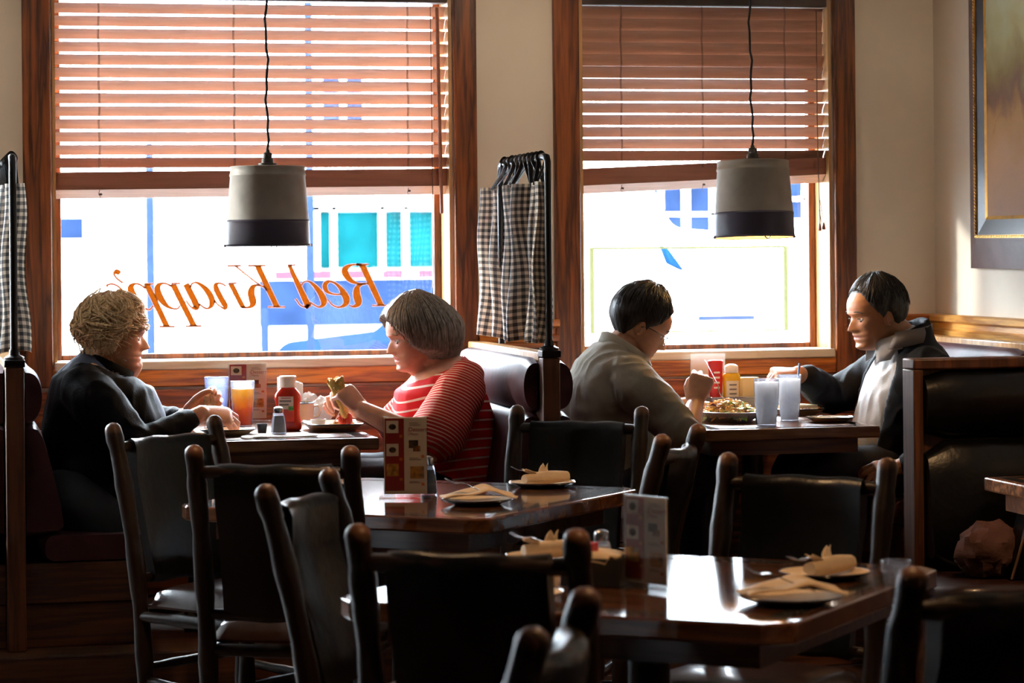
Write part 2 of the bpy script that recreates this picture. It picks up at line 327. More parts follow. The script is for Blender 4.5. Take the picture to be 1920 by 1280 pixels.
# lettering on the first pane, read from the street (so mirrored from the room)
def catmull(pts, k=8):
    if len(pts) < 3: return [tuple(p) for p in pts]
    P = [np.array(p, float) for p in pts]; P = [2*P[0]-P[1]] + P + [2*P[-1]-P[-2]]; out = []
    for i in range(1, len(P)-2):
        for t in np.linspace(0, 1, k, endpoint=False):
            a, b, c, d = P[i-1:i+3]
            out.append(tuple(0.5*((2*b)+(c-a)*t+(2*a-5*b+4*c-d)*t*t+(3*b-a-3*c+d)*t**3)))
    out.append(tuple(P[-2])); return out
LETTERS = [
  [(0.812,1.39,0.0091),(0.805,1.395,0.0136),(0.795,1.396,0.0151),(0.789,1.388,0.0048),(0.796,1.375,0.0024),(0.809,1.363,0.0018),(0.823,1.354,0.0012)] ,
  [(0.759,1.339,0.0091),(0.762,1.346,0.0042),(0.777,1.35,0.0036),(0.794,1.346,0.003),(0.807,1.337,0.0036),(0.819,1.321,0.0073),(0.826,1.3,0.0103),(0.82,1.274,0.0085),(0.802,1.259,0.003),(0.782,1.265,0.0018)] ,
  [(0.915,1.347,0.0218),(0.991,1.182,0.0212)] ,
  [(0.91,1.331,0.003),(0.89,1.345,0.003),(0.87,1.35,0.0042),(0.854,1.338,0.0181),(0.855,1.317,0.0227),(0.869,1.291,0.0212),(0.889,1.265,0.0121),(0.913,1.25,0.0042),(0.927,1.249,0.003),(0.939,1.263,0.0042)] ,
  [(0.962,1.181,0.0024),(1.023,1.18,0.0024)] ,
  [(0.905,1.349,0.003),(0.941,1.348,0.003)] ,
  [(1.017,1.346,0.0227),(1.097,1.182,0.0218)] ,
  [(1.01,1.349,0.0027),(1.047,1.349,0.0024)] ,
  [(1.064,1.181,0.0024),(1.128,1.181,0.0024)] ,
  [(1.01,1.339,0.003),(0.992,1.348,0.0036),(0.975,1.35,0.0048),(0.96,1.341,0.0151),(0.956,1.325,0.0197),(0.963,1.301,0.0212),(0.98,1.275,0.0166),(1.0,1.257,0.0076),(1.021,1.25,0.003),(1.036,1.252,0.003),(1.044,1.263,0.0042)] ,
  [(1.067,1.347,0.0188),(1.106,1.267,0.0197),(1.105,1.252,0.0136),(1.088,1.255,0.0036),(1.074,1.272,0.0018),(1.067,1.282,0.0012)] ,
  [(1.085,1.332,0.003),(1.091,1.347,0.0048),(1.104,1.352,0.0042),(1.122,1.345,0.0091),(1.148,1.322,0.0166),(1.167,1.29,0.02),(1.168,1.266,0.0166),(1.156,1.251,0.006),(1.14,1.252,0.003),(1.118,1.268,0.0024)] ,
  [(1.244,1.345,0.0206),(1.292,1.25,0.0188)] ,
  [(1.234,1.347,0.0024),(1.269,1.348,0.0018)] ,
  [(1.225,1.336,0.0018),(1.21,1.345,0.003),(1.195,1.348,0.0048),(1.185,1.34,0.0151),(1.188,1.322,0.0175),(1.204,1.289,0.0181),(1.221,1.259,0.0166),(1.218,1.249,0.0091),(1.206,1.254,0.003),(1.19,1.266,0.0018),(1.179,1.281,0.0015)] ,
  [(1.35,1.415,0.0226),(1.426,1.253,0.0214)] ,
  [(1.313,1.416,0.0016),(1.385,1.416,0.002)] ,
  [(1.39,1.252,0.0024),(1.459,1.251,0.002)] ,
  [(1.263,1.415,0.0028),(1.314,1.373,0.002),(1.357,1.34,0.0026),(1.377,1.33,0.004),(1.387,1.316,0.0024)] ,
  [(1.232,1.416,0.0012),(1.287,1.416,0.0012)] ,
  [(1.36,1.337,0.002),(1.347,1.338,0.0036),(1.334,1.333,0.0141),(1.325,1.319,0.0212),(1.324,1.301,0.0226),(1.329,1.28,0.0238),(1.33,1.266,0.0202),(1.321,1.255,0.0101),(1.305,1.251,0.004),(1.285,1.251,0.0024)] ,
  [(1.476,1.415,0.0116),(1.546,1.264,0.0197),(1.548,1.253,0.0134),(1.537,1.25,0.0045),(1.519,1.258,0.0031),(1.506,1.276,0.0022),(1.5,1.283,0.0011)] ,
  [(1.47,1.416,0.0022),(1.503,1.417,0.0018)] ,
  [(1.526,1.335,0.0031),(1.531,1.346,0.0036),(1.545,1.352,0.0031),(1.56,1.348,0.0058),(1.582,1.328,0.0134),(1.602,1.301,0.0184),(1.613,1.276,0.0213),(1.611,1.259,0.0157),(1.597,1.249,0.0054),(1.582,1.253,0.0031),(1.559,1.268,0.0027)] ,
  [(1.631,1.276,0.0018),(1.646,1.258,0.0031),(1.666,1.248,0.0036),(1.684,1.249,0.0067),(1.702,1.262,0.017),(1.704,1.282,0.022),(1.693,1.304,0.019),(1.678,1.326,0.0112),(1.66,1.342,0.0067),(1.64,1.35,0.0054),(1.625,1.345,0.0125),(1.618,1.332,0.0148),(1.624,1.314,0.0125),(1.64,1.303,0.0058),(1.662,1.298,0.0036),(1.684,1.299,0.0031)] ,
  [(1.769,1.414,0.0242),(1.844,1.252,0.0228)] ,
  [(1.746,1.416,0.0018),(1.795,1.416,0.0018)] ,
  [(1.807,1.252,0.0013),(1.881,1.251,0.0022)] ,
  [(1.768,1.414,0.0022),(1.746,1.416,0.0027),(1.721,1.413,0.0067),(1.703,1.401,0.017),(1.699,1.386,0.022),(1.71,1.366,0.0197),(1.727,1.35,0.0125),(1.75,1.341,0.0054),(1.772,1.34,0.0031),(1.792,1.34,0.0031)] ,
  [(1.783,1.338,0.0022),(1.768,1.336,0.0045),(1.752,1.328,0.0134),(1.746,1.312,0.022),(1.747,1.29,0.0242),(1.752,1.27,0.0242),(1.749,1.257,0.017),(1.733,1.249,0.0067),(1.718,1.253,0.0022)] ,
]

def ribbons(y, edge=None):
    g = G()
    for si, st in enumerate(LETTERS):
        q = catmull(st, 6); L = []; E1 = []; E2 = []
        for i, (x, z, w_) in enumerate(q):
            a = q[max(0, i-1)]; b = q[min(len(q)-1, i+1)]; d = Vector((b[0]-a[0], b[1]-a[1]))
            d = d.normalized() if d.length > 1e-9 else Vector((1, 0)); n = Vector((-d.y, d.x))*((max(w_, 0.0036)*(1.18 if len(st) > 2 else 1.05))/2)
            if len(st) == 2 and abs(d.y) > 0.5: n = Vector((max(w_, 0.0025)/2/abs(d.y)*0.94, 0))*(-1 if d.y > 0 else 1)
            e = n.normalized()*0.0028
            yy = y-.00006*si; L.append([(x+n.x, yy, z+n.y), (x-n.x, yy, z-n.y)])
            E1.append([(x+n.x+e.x, y, z+n.y+e.y), (x+n.x, y, z+n.y)]); E2.append([(x-n.x, y, z-n.y), (x-n.x-e.x, y, z-n.y-e.y)])
        for rr in ((E1, E2) if edge else (L,)): g.rings(rr, closed=False)
    return g
struct('window_lettering', ribbons(0.1940), 'letter_orange', win1, smooth=0)
struct('lettering_edge', ribbons(0.1948, True), 'letter_edge', win1, smooth=0)
g = G(); a, b, z0, z1, t = 2.705, 3.55, 1.125, 1.475, 0.018
def quad(x0, x1, za, zb): g.add([(x0, .1945, za), (x1, .1945, za), (x1, .1945, zb), (x0, .1945, zb)], [(0, 1, 2, 3)])
quad(a, a+t, z0, z1); quad(b-t, b, z0, z1); quad(a+t, b-t, z1-.008, z1); quad(a+t, b-t, z0, z0+.006)
struct('pane_decal', g, 'decal_yellow', win2, smooth=0)

# ------------------------------------------------------------------ wooden slatted blinds
def blind(x0, x1, zl, zr, rows, label, cords, wandx):
    """rows: (z, tilt in degrees); zl, zr: bottom of the gathered stack at the left and right end"""
    t = thing('venetian_blind', label, 'blind', ((x0+x1)/2, 0.06, 0), 0, 'wooden blinds over the two windows')
    hw = (x1-x0)/2
    obj('headrail', G().box(-hw-.004, hw+.004, -0.05, 0.03, 2.445, 2.51), 'valance_dark', t, bevel=0.004)
    def slat_mesh():
        g = G(); n = 6; L = []
        for s_ in range(2):
            L.append([(-hw if s_ == 0 else hw, 0.025*(2*k/n-1), 0.0016-0.0035*(2*k/n-1)**2+0.0013) for k in range(n+1)] + [(-hw if s_ == 0 else hw, 0.025*(2*k/n-1), 0.0016-0.0035*(2*k/n-1)**2-0.0013) for k in range(n, -1, -1)])
        return g.rings(L)
    first = None
    for i, (z, a) in enumerate(rows):
        if first is None: o = first = obj('slat', slat_mesh(), 'slat_wood', t, smooth=50)
        else: o = first.copy(); COL.objects.link(o); o.parent = t
        o.location = (rng.uniform(-.002, .002), 0, z); o.rotation_euler = (-R(a + rng.uniform(-1.2, 1.2)), rng.uniform(-.0006, .0006), 0)
    g = G(); n = 7; h = 0.066
    for k in range(n):
        dy = rng.uniform(-.002, .002)
        g.rings([[(-hw, -0.026+dy, zl+h*k/n+.0002), (-hw, 0.024+dy, zl+h*k/n+.0002), (-hw, 0.024+dy, zl+h*(k+1)/n-.0002), (-hw, -0.026+dy, zl+h*(k+1)/n-.0002)],
                 [(hw, -0.026+dy, zr+h*k/n+.0002), (hw, 0.024+dy, zr+h*k/n+.0002), (hw, 0.024+dy, zr+h*(k+1)/n-.0002), (hw, -0.026+dy, zr+h*(k+1)/n-.0002)]])
    g.rings([[(-hw+.001, y, zl+z) for y, z in ((-.022, .002), (.02, .002), (.02, h-.002), (-.022, h-.002))], [(hw-.001, y, zr+z) for y, z in ((-.022, .002), (.02, .002), (.02, h-.002), (-.022, h-.002))]])
    obj('slat_stack', g, 'stack_wood', t)
    # the bottom rail tips away from the room, so its lit underside shows below the stack
    q = [(-.028, 0), (.024, -.034), (.026, -.028), (-.020, 0.004)]
    g = G().rings([[(-hw, y, zl-.002+z) for y, z in q], [(hw, y, zr-.002+z) for y, z in q]])
    br = obj('bottom_rail', g, 'slat_wood', t, bevel=0.002)
    for cx in cords:
        g = G(); k = 0
        for dx in (-0.004, 0.004):
            p = [(cx-(x0+x1)/2+dx*0.5+0.002*math.sin(j*1.7), -0.028, 2.445-(2.445-zl-.07)*j/14) for j in range(15)]
            g.tube(p, 0.0011, 6)
        obj('ladder_cord', g, 'cord_brown', t)
        g = G().lathe([(0.001, 0), (0.006, 0.002), (0.006, 0.008), (0.001, 0.01)], (cx-(x0+x1)/2+.004, -0.022, zl-.026+(zr-zl)*(cx-x0)/(x1-x0)), 10)
        g.tube([(cx-(x0+x1)/2, -.024, zl), (cx-(x0+x1)/2-.004, -.024, zl-.02), (cx-(x0+x1)/2+.004, -.024, zl-.03)], 0.0012, 6)
        obj('cord_knot', g, 'cord_brown', br)
    return t, (x0+x1)/2, zl
rows1 = [(2.415-0.0496*i, 47) for i in range(13)]
bl1, cx1, _ = blind(0.556, 2.086, 1.716, 1.727, rows1, 'wide open wooden slat blind above the red lettering', (0.725, 1.245, 1.93), 2.0)
rows2 = [(2.42-0.0480*i, 72 if i < 5 else 52 if i > 5 else 62) for i in range(13)]
bl2, cx2, _ = blind(2.632, 3.662, 1.725, 1.768, rows2, 'narrower wooden blind with dark shaded upper slats', (2.80, 3.14, 3.49), 3.6)
# wand of the wide blind; tilt cords with tassels of the narrow one
g = G().tube([(2.045-cx1, -.05, 2.42), (2.05-cx1, -.05, 2.1), (2.058-cx1, -.05, 1.62)], 0.0075, 8); obj('tilt_wand', g, 'stack_wood', bl1)
g = G().tube([(2.02-cx1, -.045, 2.44), (2.022-cx1, -.045, 1.9), (2.025-cx1, -.045, 1.38), (2.02-cx1, -.045, 1.30)], 0.0016, 6); obj('pull_cord', g, 'cord_brown', bl1)
g = G()
g.tube([(3.618-cx2, -.055, 2.43), (3.617-cx2, -.055, 2.0), (3.622-cx2, -.055, 1.70), (3.626-cx2, -.055, 1.56)], 0.0022, 6)
g.tube([(3.626-cx2, -.055, 1.66), (3.634-cx2, -.055, 1.61), (3.640-cx2, -.055, 1.58), (3.632-cx2, -.055, 1.57), (3.622-cx2, -.055, 1.62)], 0.0016, 6)
obj('pull_cord', g, 'cord_brown', bl2)
for k, (tx, tz) in enumerate(((3.624, 1.555), (3.641, 1.56))):
    obj('cord_tassel', G().lathe([(0.002, 0.03), (0.006, 0.022), (0.008, 0.004), (0.007, 0), (0.001, -.001)], (tx-cx2, -.055, tz-.02), 12), 'stack_wood', bl2)

# ------------------------------------------------------------------ the street outside
struct('ground', G().box(-22, 42, 0.29, 40, -0.3, -0.12), 'concrete')
def building():
    t = thing('shop_building', 'bright white shop building with teal shopfront across the street', 'building', (0, 16, 0))
    g = G(); g.box(-20, 3.95, 0, 5, -.12, 6.5); g.box(3.95, 5.3, 0.25, 5, -.12, 6.5); g.box(5.3, 30, 0, 5, -.12, 6.5); g.box(3.95, 5.3, 0, 0.26, 1.98, 6.5); g.box(3.95, 5.3, 0, 0.26, -.12, 0.55)
    obj('facade', g, 'white_render', t)
    obj('shop_window', G().box(3.96, 5.29, 0.12, 0.2, 1.29, 1.84), 'shop_teal', t)
    g = G()
    for x in (3.96, 4.13, 4.62, 4.86, 5.24): g.box(x, x+.055, 0.02, 0.13, 1.25, 1.9)
    g.box(3.96, 5.29, 0.02, 0.13, 1.86, 1.98)
    obj('shop_window_frame', g, 'white_render', t)
    obj('stall_riser', G().box(3.4, 5.29, -0.06, -.002, 0.72, 1.17), 'shop_blue', t)
    obj('wall_poster', G().box(1.43, 1.68, -.02, -.002, 1.60, 1.80), 'shop_blue', t)
    for k in range(5): obj('sign_tile', G().box(3.55+.36*k, 3.75+.36*k, -0.08, -.062, 1.18, 1.26), 'pink_sign', t)
    for q in ((4.05, 4.45, 2.75, 3.25), (7.3, 7.75, 1.5, 2.1), (7.85, 8.3, 1.5, 2.1), (8.9, 9.25, 1.75, 2.15)):
        w_ = obj('upper_window', G().box(q[0], q[1], -.03, -.002, q[2], q[3]), 'shop_blue', t)
        obj('glazing_bar', G().box((q[0]+q[1])/2-.03, (q[0]+q[1])/2+.03, -.05, -.031, q[2], q[3]).box(q[0], q[1], -.05, -.031, (q[2]+q[3])/2-.02, (q[2]+q[3])/2+.02), 'white_render', w_)
    return t
building()
def street_post(x, y, h, lab):
    t = thing('street_post', lab, 'post', (x, y, -0.12), 0, 'posts along the pavement')
    obj('pole', G().lathe([(0.045, 0), (0.03, 0.1), (0.03, h), (0.02, h+.02)], n=14), 'post_blue', t)
    obj('base_plate', G().lathe([(0.09, 0), (0.09, 0.05), (0.05, 0.08)], n=14), 'post_blue', t)
street_post(1.71, 9, 2.35, 'thin blue grey post outside, left of the hanging lamp')
street_post(2.533, 9, 1.15, 'short blue grey post outside, between the two taller posts')
street_post(2.87, 9, 4.2, 'thin blue grey post outside, right of the hanging lamp')
def wheel(par, x, y, z, r):
    o = obj('wheel', G().lathe([(r*.6, -.09), (r*.95, -.1), (r, -.06), (r, .06), (r*.95, .1), (r*.6, .09)], n=26).xf(rot('X', 90)), 'rubber', par, loc=(x, y, z))
    obj('hubcap', G().lathe([(r*.6, 0), (r*.55, .02), (r*.1, .04)], n=20).xf(rot('X', 90)), 'chrome', o, loc=(0, -.085, 0))
def car(name, lab, x, y, L, prof, glassp, body, wx, r, half):
    t = thing(name, lab, 'car', (x, y, -0.12))
    obj('body', G().prism(prof, 'y', -half, half), body, t, bevel=0.05, seg=3)
    for s_ in (-1, 1): 
        for q in glassp: obj('side_window', G().prism(q, 'y', s_*half-(.012 if s_ < 0 else -.004), s_*half+(.012 if s_ > 0 else -.004)), 'car_glass', t)
    for xx in wx:
        for s_ in (-1, 1): wheel(t, xx, s_*(half-.04), r, r)
    return t
sedan = [(-2.1, .3), (-2.15, .62), (-1.95, .82), (-1.2, .9), (-.55, 1.36), (.55, 1.38), (1.2, .93), (2.0, .85), (2.15, .6), (2.1, .3)]
car('parked_car', 'blue car parked outside behind the lettered window', 5.05, 11.2, 4.3, sedan, [[(-1.02, .92), (-.5, 1.3), (-.03, 1.31), (-.03, .92)], [(.03, .92), (.03, 1.31), (.5, 1.31), (1.0, .93)]], 'car_blue', (-1.35, 1.35), .32, .82)
van = [(-.78, .35), (-.78, 2.5), (-.45, 2.5), (-.2, 2.38), (.0, 1.93), (.12, 1.70), (.5, 1.67), (1.15, 1.58), (1.36, 1.36), (1.42, .6), (1.40, .35)]
vt = car('parked_van', 'white van with raked windscreen parked outside the narrow window', 4.12, 5.1, 5, van, [], 'car_white', (.85, -.25), .36, .9)
obj('windscreen', G().prism([(-.195, 2.36), (.118, 1.71), (.13, 1.712), (-.183, 2.366)], 'y', -.8, .8), 'car_glass', vt)
obj('wing_mirror', G().prism([(.02, 1.60), (.05, 1.58), (.14, 1.46), (.06, 1.50)], 'y', -1.0, -.91), 'car_glass', vt)
obj('side_strip', G().box(.25, .58, -.915, -.901, 1.175, 1.20), 'post_blue', vt)
# ------------------------------------------------------------------ furniture materials
plain('leather_black', (0.0022, 0.0018, 0.002), 0.30, var=0.25, scale=6, bump=0.12, bscale=40, coat=0.0, spec=0.25)
plain('leather_booth', (0.06, 0.021, 0.025), 0.46, var=0.25, scale=5, bump=0.12, bscale=25, coat=0.0, spec=0.15)
plain('leather_brown', (0.028, 0.010, 0.007), 0.30, var=0.25, scale=6, bump=0.10, bscale=35, coat=0.15, spec=0.4)
plain('stitch', (0.006, 0.006, 0.007), 0.5)
plain('galvanized', (0.42, 0.395, 0.34), 0.55, metal=0.15, var=0.25, scale=6, bump=0.08, bscale=30)
plain('bucket_band', (0.05, 0.045, 0.075), 0.45, metal=0.0, var=0.2, scale=8, bump=0.06)
plain('bucket_inside', (0.75, 0.55, 0.25), 0.5)
plain('socket_metal', (0.10, 0.09, 0.08), 0.4, metal=0.6)
m_, n_, l_, b_ = _mat('bulb_glow'); b_.inputs['Emission Color'].default_value = (1, 0.62, 0.2, 1); b_.inputs['Emission Strength'].default_value = 12
plain('pedestal_iron', (0.012, 0.011, 0.011), 0.45, bump=0.1)
plain('frame_brown', (0.11, 0.066, 0.060), 0.45, var=0.2, scale=10, coat=0.0, spec=0.12)
plain('frame_black', (0.012, 0.010, 0.010), 0.4)
plain('gold_leaf', (0.55, 0.30, 0.07), 0.35, metal=0.7, var=0.2)
def stick_wood():
    m, n, l, b = _mat('hickory')
    tc = N(n, 'ShaderNodeTexCoord'); sp = N(n, 'ShaderNodeSeparateXYZ'); l.new(tc.outputs['Object'], sp.inputs[0])
    nz = N(n, 'ShaderNodeTexNoise', Scale=14.0, Detail=4.0); l.new(tc.outputs['Object'], nz.inputs['Vector'])
    ad = N(n, 'ShaderNodeMath', operation='MULTIPLY_ADD'); l.new(nz.outputs['Fac'], ad.inputs[0]); ad.inputs[1].default_value = 0.03; l.new(sp.outputs['Z'], ad.inputs[2])
    rp = ramp(n, [(0.0, (0.011, 0.005, 0.003)), (0.945, (0.016, 0.007, 0.004)), (0.966, (0.15, 0.07, 0.038))]); l.new(ad.outputs[0], rp.inputs[0])
    l.new(rp.outputs[0], b.inputs['Base Color']); b.inputs['Roughness'].default_value = 0.42; b.inputs['Coat Weight'].default_value = 0.0; b.inputs['Specular IOR Level'].default_value = 0.3
    n2 = N(n, 'ShaderNodeTexNoise', Scale=45.0, Detail=5.0); l.new(tc.outputs['Object'], n2.inputs['Vector'])
    bp = N(n, 'ShaderNodeBump', Strength=0.25, Distance=0.006); l.new(n2.outputs['Fac'], bp.inputs['Height']); l.new(bp.outputs[0], b.inputs['Normal'])
stick_wood()
def table_wood():
    m = wood('table_wood', (0.055, 0.020, 0.009), (0.16, 0.062, 0.026), 'X', 0.7, 0.13, 0.6, 0.01)
    m.node_tree.nodes['Principled BSDF'].inputs['Coat Roughness'].default_value = 0.06
table_wood()
wood('booth_top', (0.08, 0.030, 0.013), (0.20, 0.08, 0.032), 'X', 0.7, 0.27, 0.3, 0.01)
wood('table_edge', (0.05, 0.016, 0.007), (0.14, 0.05, 0.018), 'X', 0.7, 0.3, 0.4, 0.02)
def inlay():
    m, n, l, b = _mat('inlay_border')
    tc = N(n, 'ShaderNodeTexCoord'); v = N(n, 'ShaderNodeTexVoronoi', Scale=95.0); l.new(tc.outputs['Object'], v.inputs['Vector'])
    rp = ramp(n, [(0.25, (0.16, 0.15, 0.14)), (0.4, (0.02, 0.018, 0.016))]); l.new(v.outputs['Distance'], rp.inputs[0]); l.new(rp.outputs[0], b.inputs['Base Color'])
    b.inputs['Roughness'].default_value = 0.12; b.inputs['Coat Weight'].default_value = 0.5
inlay()
def gingham():
    m, n, l, b = _mat('gingham')
    uv = N(n, 'ShaderNodeUVMap'); sp = N(n, 'ShaderNodeSeparateXYZ'); l.new(uv.outputs[0], sp.inputs[0])
    h = []
    for ax in 'XY':
        a = N(n, 'ShaderNodeMath', operation='MULTIPLY'); l.new(sp.outputs[ax], a.inputs[0]); a.inputs[1].default_value = 1/0.0245
        f = N(n, 'ShaderNodeMath', operation='FRACT'); l.new(a.outputs[0], f.inputs[0])
        g_ = N(n, 'ShaderNodeMath', operation='GREATER_THAN'); l.new(f.outputs[0], g_.inputs[0]); g_.inputs[1].default_value = 0.5; h.append(g_)
    s_ = N(n, 'ShaderNodeMath', operation='ADD'); l.new(h[0].outputs[0], s_.inputs[0]); l.new(h[1].outputs[0], s_.inputs[1])
    d = N(n, 'ShaderNodeMath', operation='MULTIPLY'); l.new(s_.outputs[0], d.inputs[0]); d.inputs[1].default_value = 0.5
    rp = ramp(n, [(0.0, (0.80, 0.69, 0.56)), (0.5, (0.24, 0.20, 0.17)), (1.0, (0.016, 0.014, 0.016))]); rp.color_ramp.interpolation = 'LINEAR'
    l.new(d.outputs[0], rp.inputs[0]); l.new(rp.outputs[0], b.inputs['Base Color']); b.inputs['Roughness'].default_value = 0.9; b.inputs['Sheen Weight'].default_value = 0.2
gingham()
def set_uv(o, uv):
    me = o.data; lay = me.uv_layers.new(name='UVMap'); idx = np.zeros(len(me.loops), dtype=np.int32); me.loops.foreach_get('vertex_index', idx)
    lay.data.foreach_set('uv', np.asarray(uv, dtype=np.float32)[idx].ravel())

# ------------------------------------------------------------------ booth benches
def rounded(a, b, r, k=5):
    """outline of an upright rectangle (x0,z0)-(x1,z1) with rounded corners"""
    (x0, z0), (x1, z1) = a, b; out = []
    for cx, cz, s in ((x1-r, z1-r, 0), (x0+r, z1-r, 90), (x0+r, z0+r, 180), (x1-r, z0+r, 270)):
        for i in range(k+1): t = R(s+90*i/k); out.append((cx+r*math.cos(t), cz+r*math.sin(t)))
    return out
def pad(outline_fn, y0, y1, puff=0.012, k=14):
    """cushion run along y; outline_fn(t) gives the xz outline, pinched at both ends"""
    rr = []
    for i in range(k+1):
        t = i/k; y = y0+(y1-y0)*t; e = min(t, 1-t)*abs(y1-y0); s = 1-puff/0.06*max(0, 1-e/0.03)**2*0.5
        o = outline_fn(t); cx = sum(p[0] for p in o)/len(o); cz = sum(p[1] for p in o)/len(o)
        rr.append([(cx+(p[0]-cx)*s, y, cz+(p[1]-cz)*s) for p in o])
    return G().rings(rr)
def bench(x, sides, label):
    t = thing('booth_bench', label, 'booth bench', (x, 0, 0.15), 0, 'booth benches along the windows')
    g = G()
    for s in sides: g.box(min(.03*s, .43*s), max(.03*s, .43*s), -1.24, -.022, .15, .285)
    for s in sides: g.box(min(.03*s, .40*s), max(.03*s, .40*s), -1.22, -.022, 0, .148)
    obj('bench_base', g, 'bench_wood', t, bevel=0.004)
    obj('back_board', G().box(-.03, .03, -1.245, -.035, 0, .93), 'panel_dark', t)
    obj('cap_rail', G().box(-.032, .032, -1.246, -.05, .93, .962), 'reveal_wood', t, bevel=0.005)
    obj('end_post', G().box(-.031, .031, -1.31, -1.247, 0, .945), 'post_wood', t, bevel=0.005)
    obj('post_cap', G().box(-.034, .034, -1.313, -1.244, .946, .97), 'frame_black', t, bevel=0.003)
    for s in sides:
        def bol(tt, s=s):
            n = 18; w_ = 0.062+0.004*math.sin(tt*9+s); out = []
            for i in range(n+1):
                a = PI/2-PI*i/n; out.append((s*(.03+w_*max(0, math.cos(a))**0.75), .843+.098*math.sin(a)))
            return out
        obj('head_roll', pad(bol, -1.246, -.04, 0.02), 'leather_booth', t)
        def backp(tt, s=s):
            return [(s*p[0], p[1]) for p in ((.03, .75), (.05, .757), (.075, .748), (.092, .72), (.11, .66), (.135, .56), (.155, .47), (.165, .40), (.15, .375), (.03, .37))]
        obj('backrest', pad(backp, -1.245, -.04, 0.012), 'leather_booth', t, smooth=60)
        def seatp(tt, s=s):
            o = rounded((.08, .287), (.45, .38), .036); return [(s*p[0], p[1] + (0.008 if p[1] > .35 and .15 < p[0] < .4 else 0)) for p in o]
        obj('seat', pad(seatp, -1.245, -.035, 0.012), 'leather_booth', t, smooth=60)
    return t
BX = (0.346, 2.178, 4.01)
bench(BX[0], (-1, 1), 'dark leather booth bench at the far left, behind the woman in black')
bench(BX[1], (-1, 1), 'double booth bench of dark leather between the two windows')
bench(BX[2], (-1,), 'booth bench against the right wall, behind the man in the dark jacket')

def corner_bench():
    t = thing('booth_bench', 'black leather booth bench in a wooden frame, facing the camera at right', 'booth bench', (3.24, -1.95, 0))
    L = 0.86
    g = G().box(0, .035, -.05, .05, 0, 1.062); g2 = G().box(0, L, -.052, .052, 1.062, 1.098)
    obj('end_panel', g, 'post_wood', t, bevel=0.004); obj('top_rail', g2, 'post_wood', t, bevel=0.006)
    obj('back_board', G().box(.036, L, -.01, .045, 0, 1.06), 'panel_dark', t)
    def run(out, x0=.04, x1=L-.005, k=10, puff=0.02):
        rr = []
        for i in range(k+1):
            u = i/k; e = min(u, 1-u)*(x1-x0); s = 1-puff/0.06*max(0, 1-e/0.035)**2*0.6
            cy = sum(p[0] for p in out)/len(out); cz = sum(p[1] for p in out)/len(out)
            rr.append([(x0+(x1-x0)*u, cy+(p[0]-cy)*s, cz+(p[1]-cz)*s) for p in out])
        return G().rings(rr)
    roll = [(-.012, .83)] + [(-.012-.075*math.cos(a)**0.8, .945+.112*math.sin(a)) for a in np.linspace(-PI/2+.01, PI/2-.01, 14)] + [(-.012, 1.058)]
    obj('head_roll', run(roll), 'leather_black', t)
    obj('backrest', run([(-.012, .40), (-.012, .825), (-.04, .828), (-.075, .80), (-.10, .70), (-.12, .55), (-.14, .43), (-.12, .40)]), 'leather_black', t, smooth=60)
    seat = [(-.015-p[0], p[1]) for p in rounded((.0, .305), (.47, .40), .04)]
    obj('seat', run(seat, -.07, L-.005, 12, .03), 'leather_brown', t, smooth=60)
    obj('bench_base', G().box(.0, L, -.44, -.02, 0, .30), 'bench_wood', t)
corner_bench()

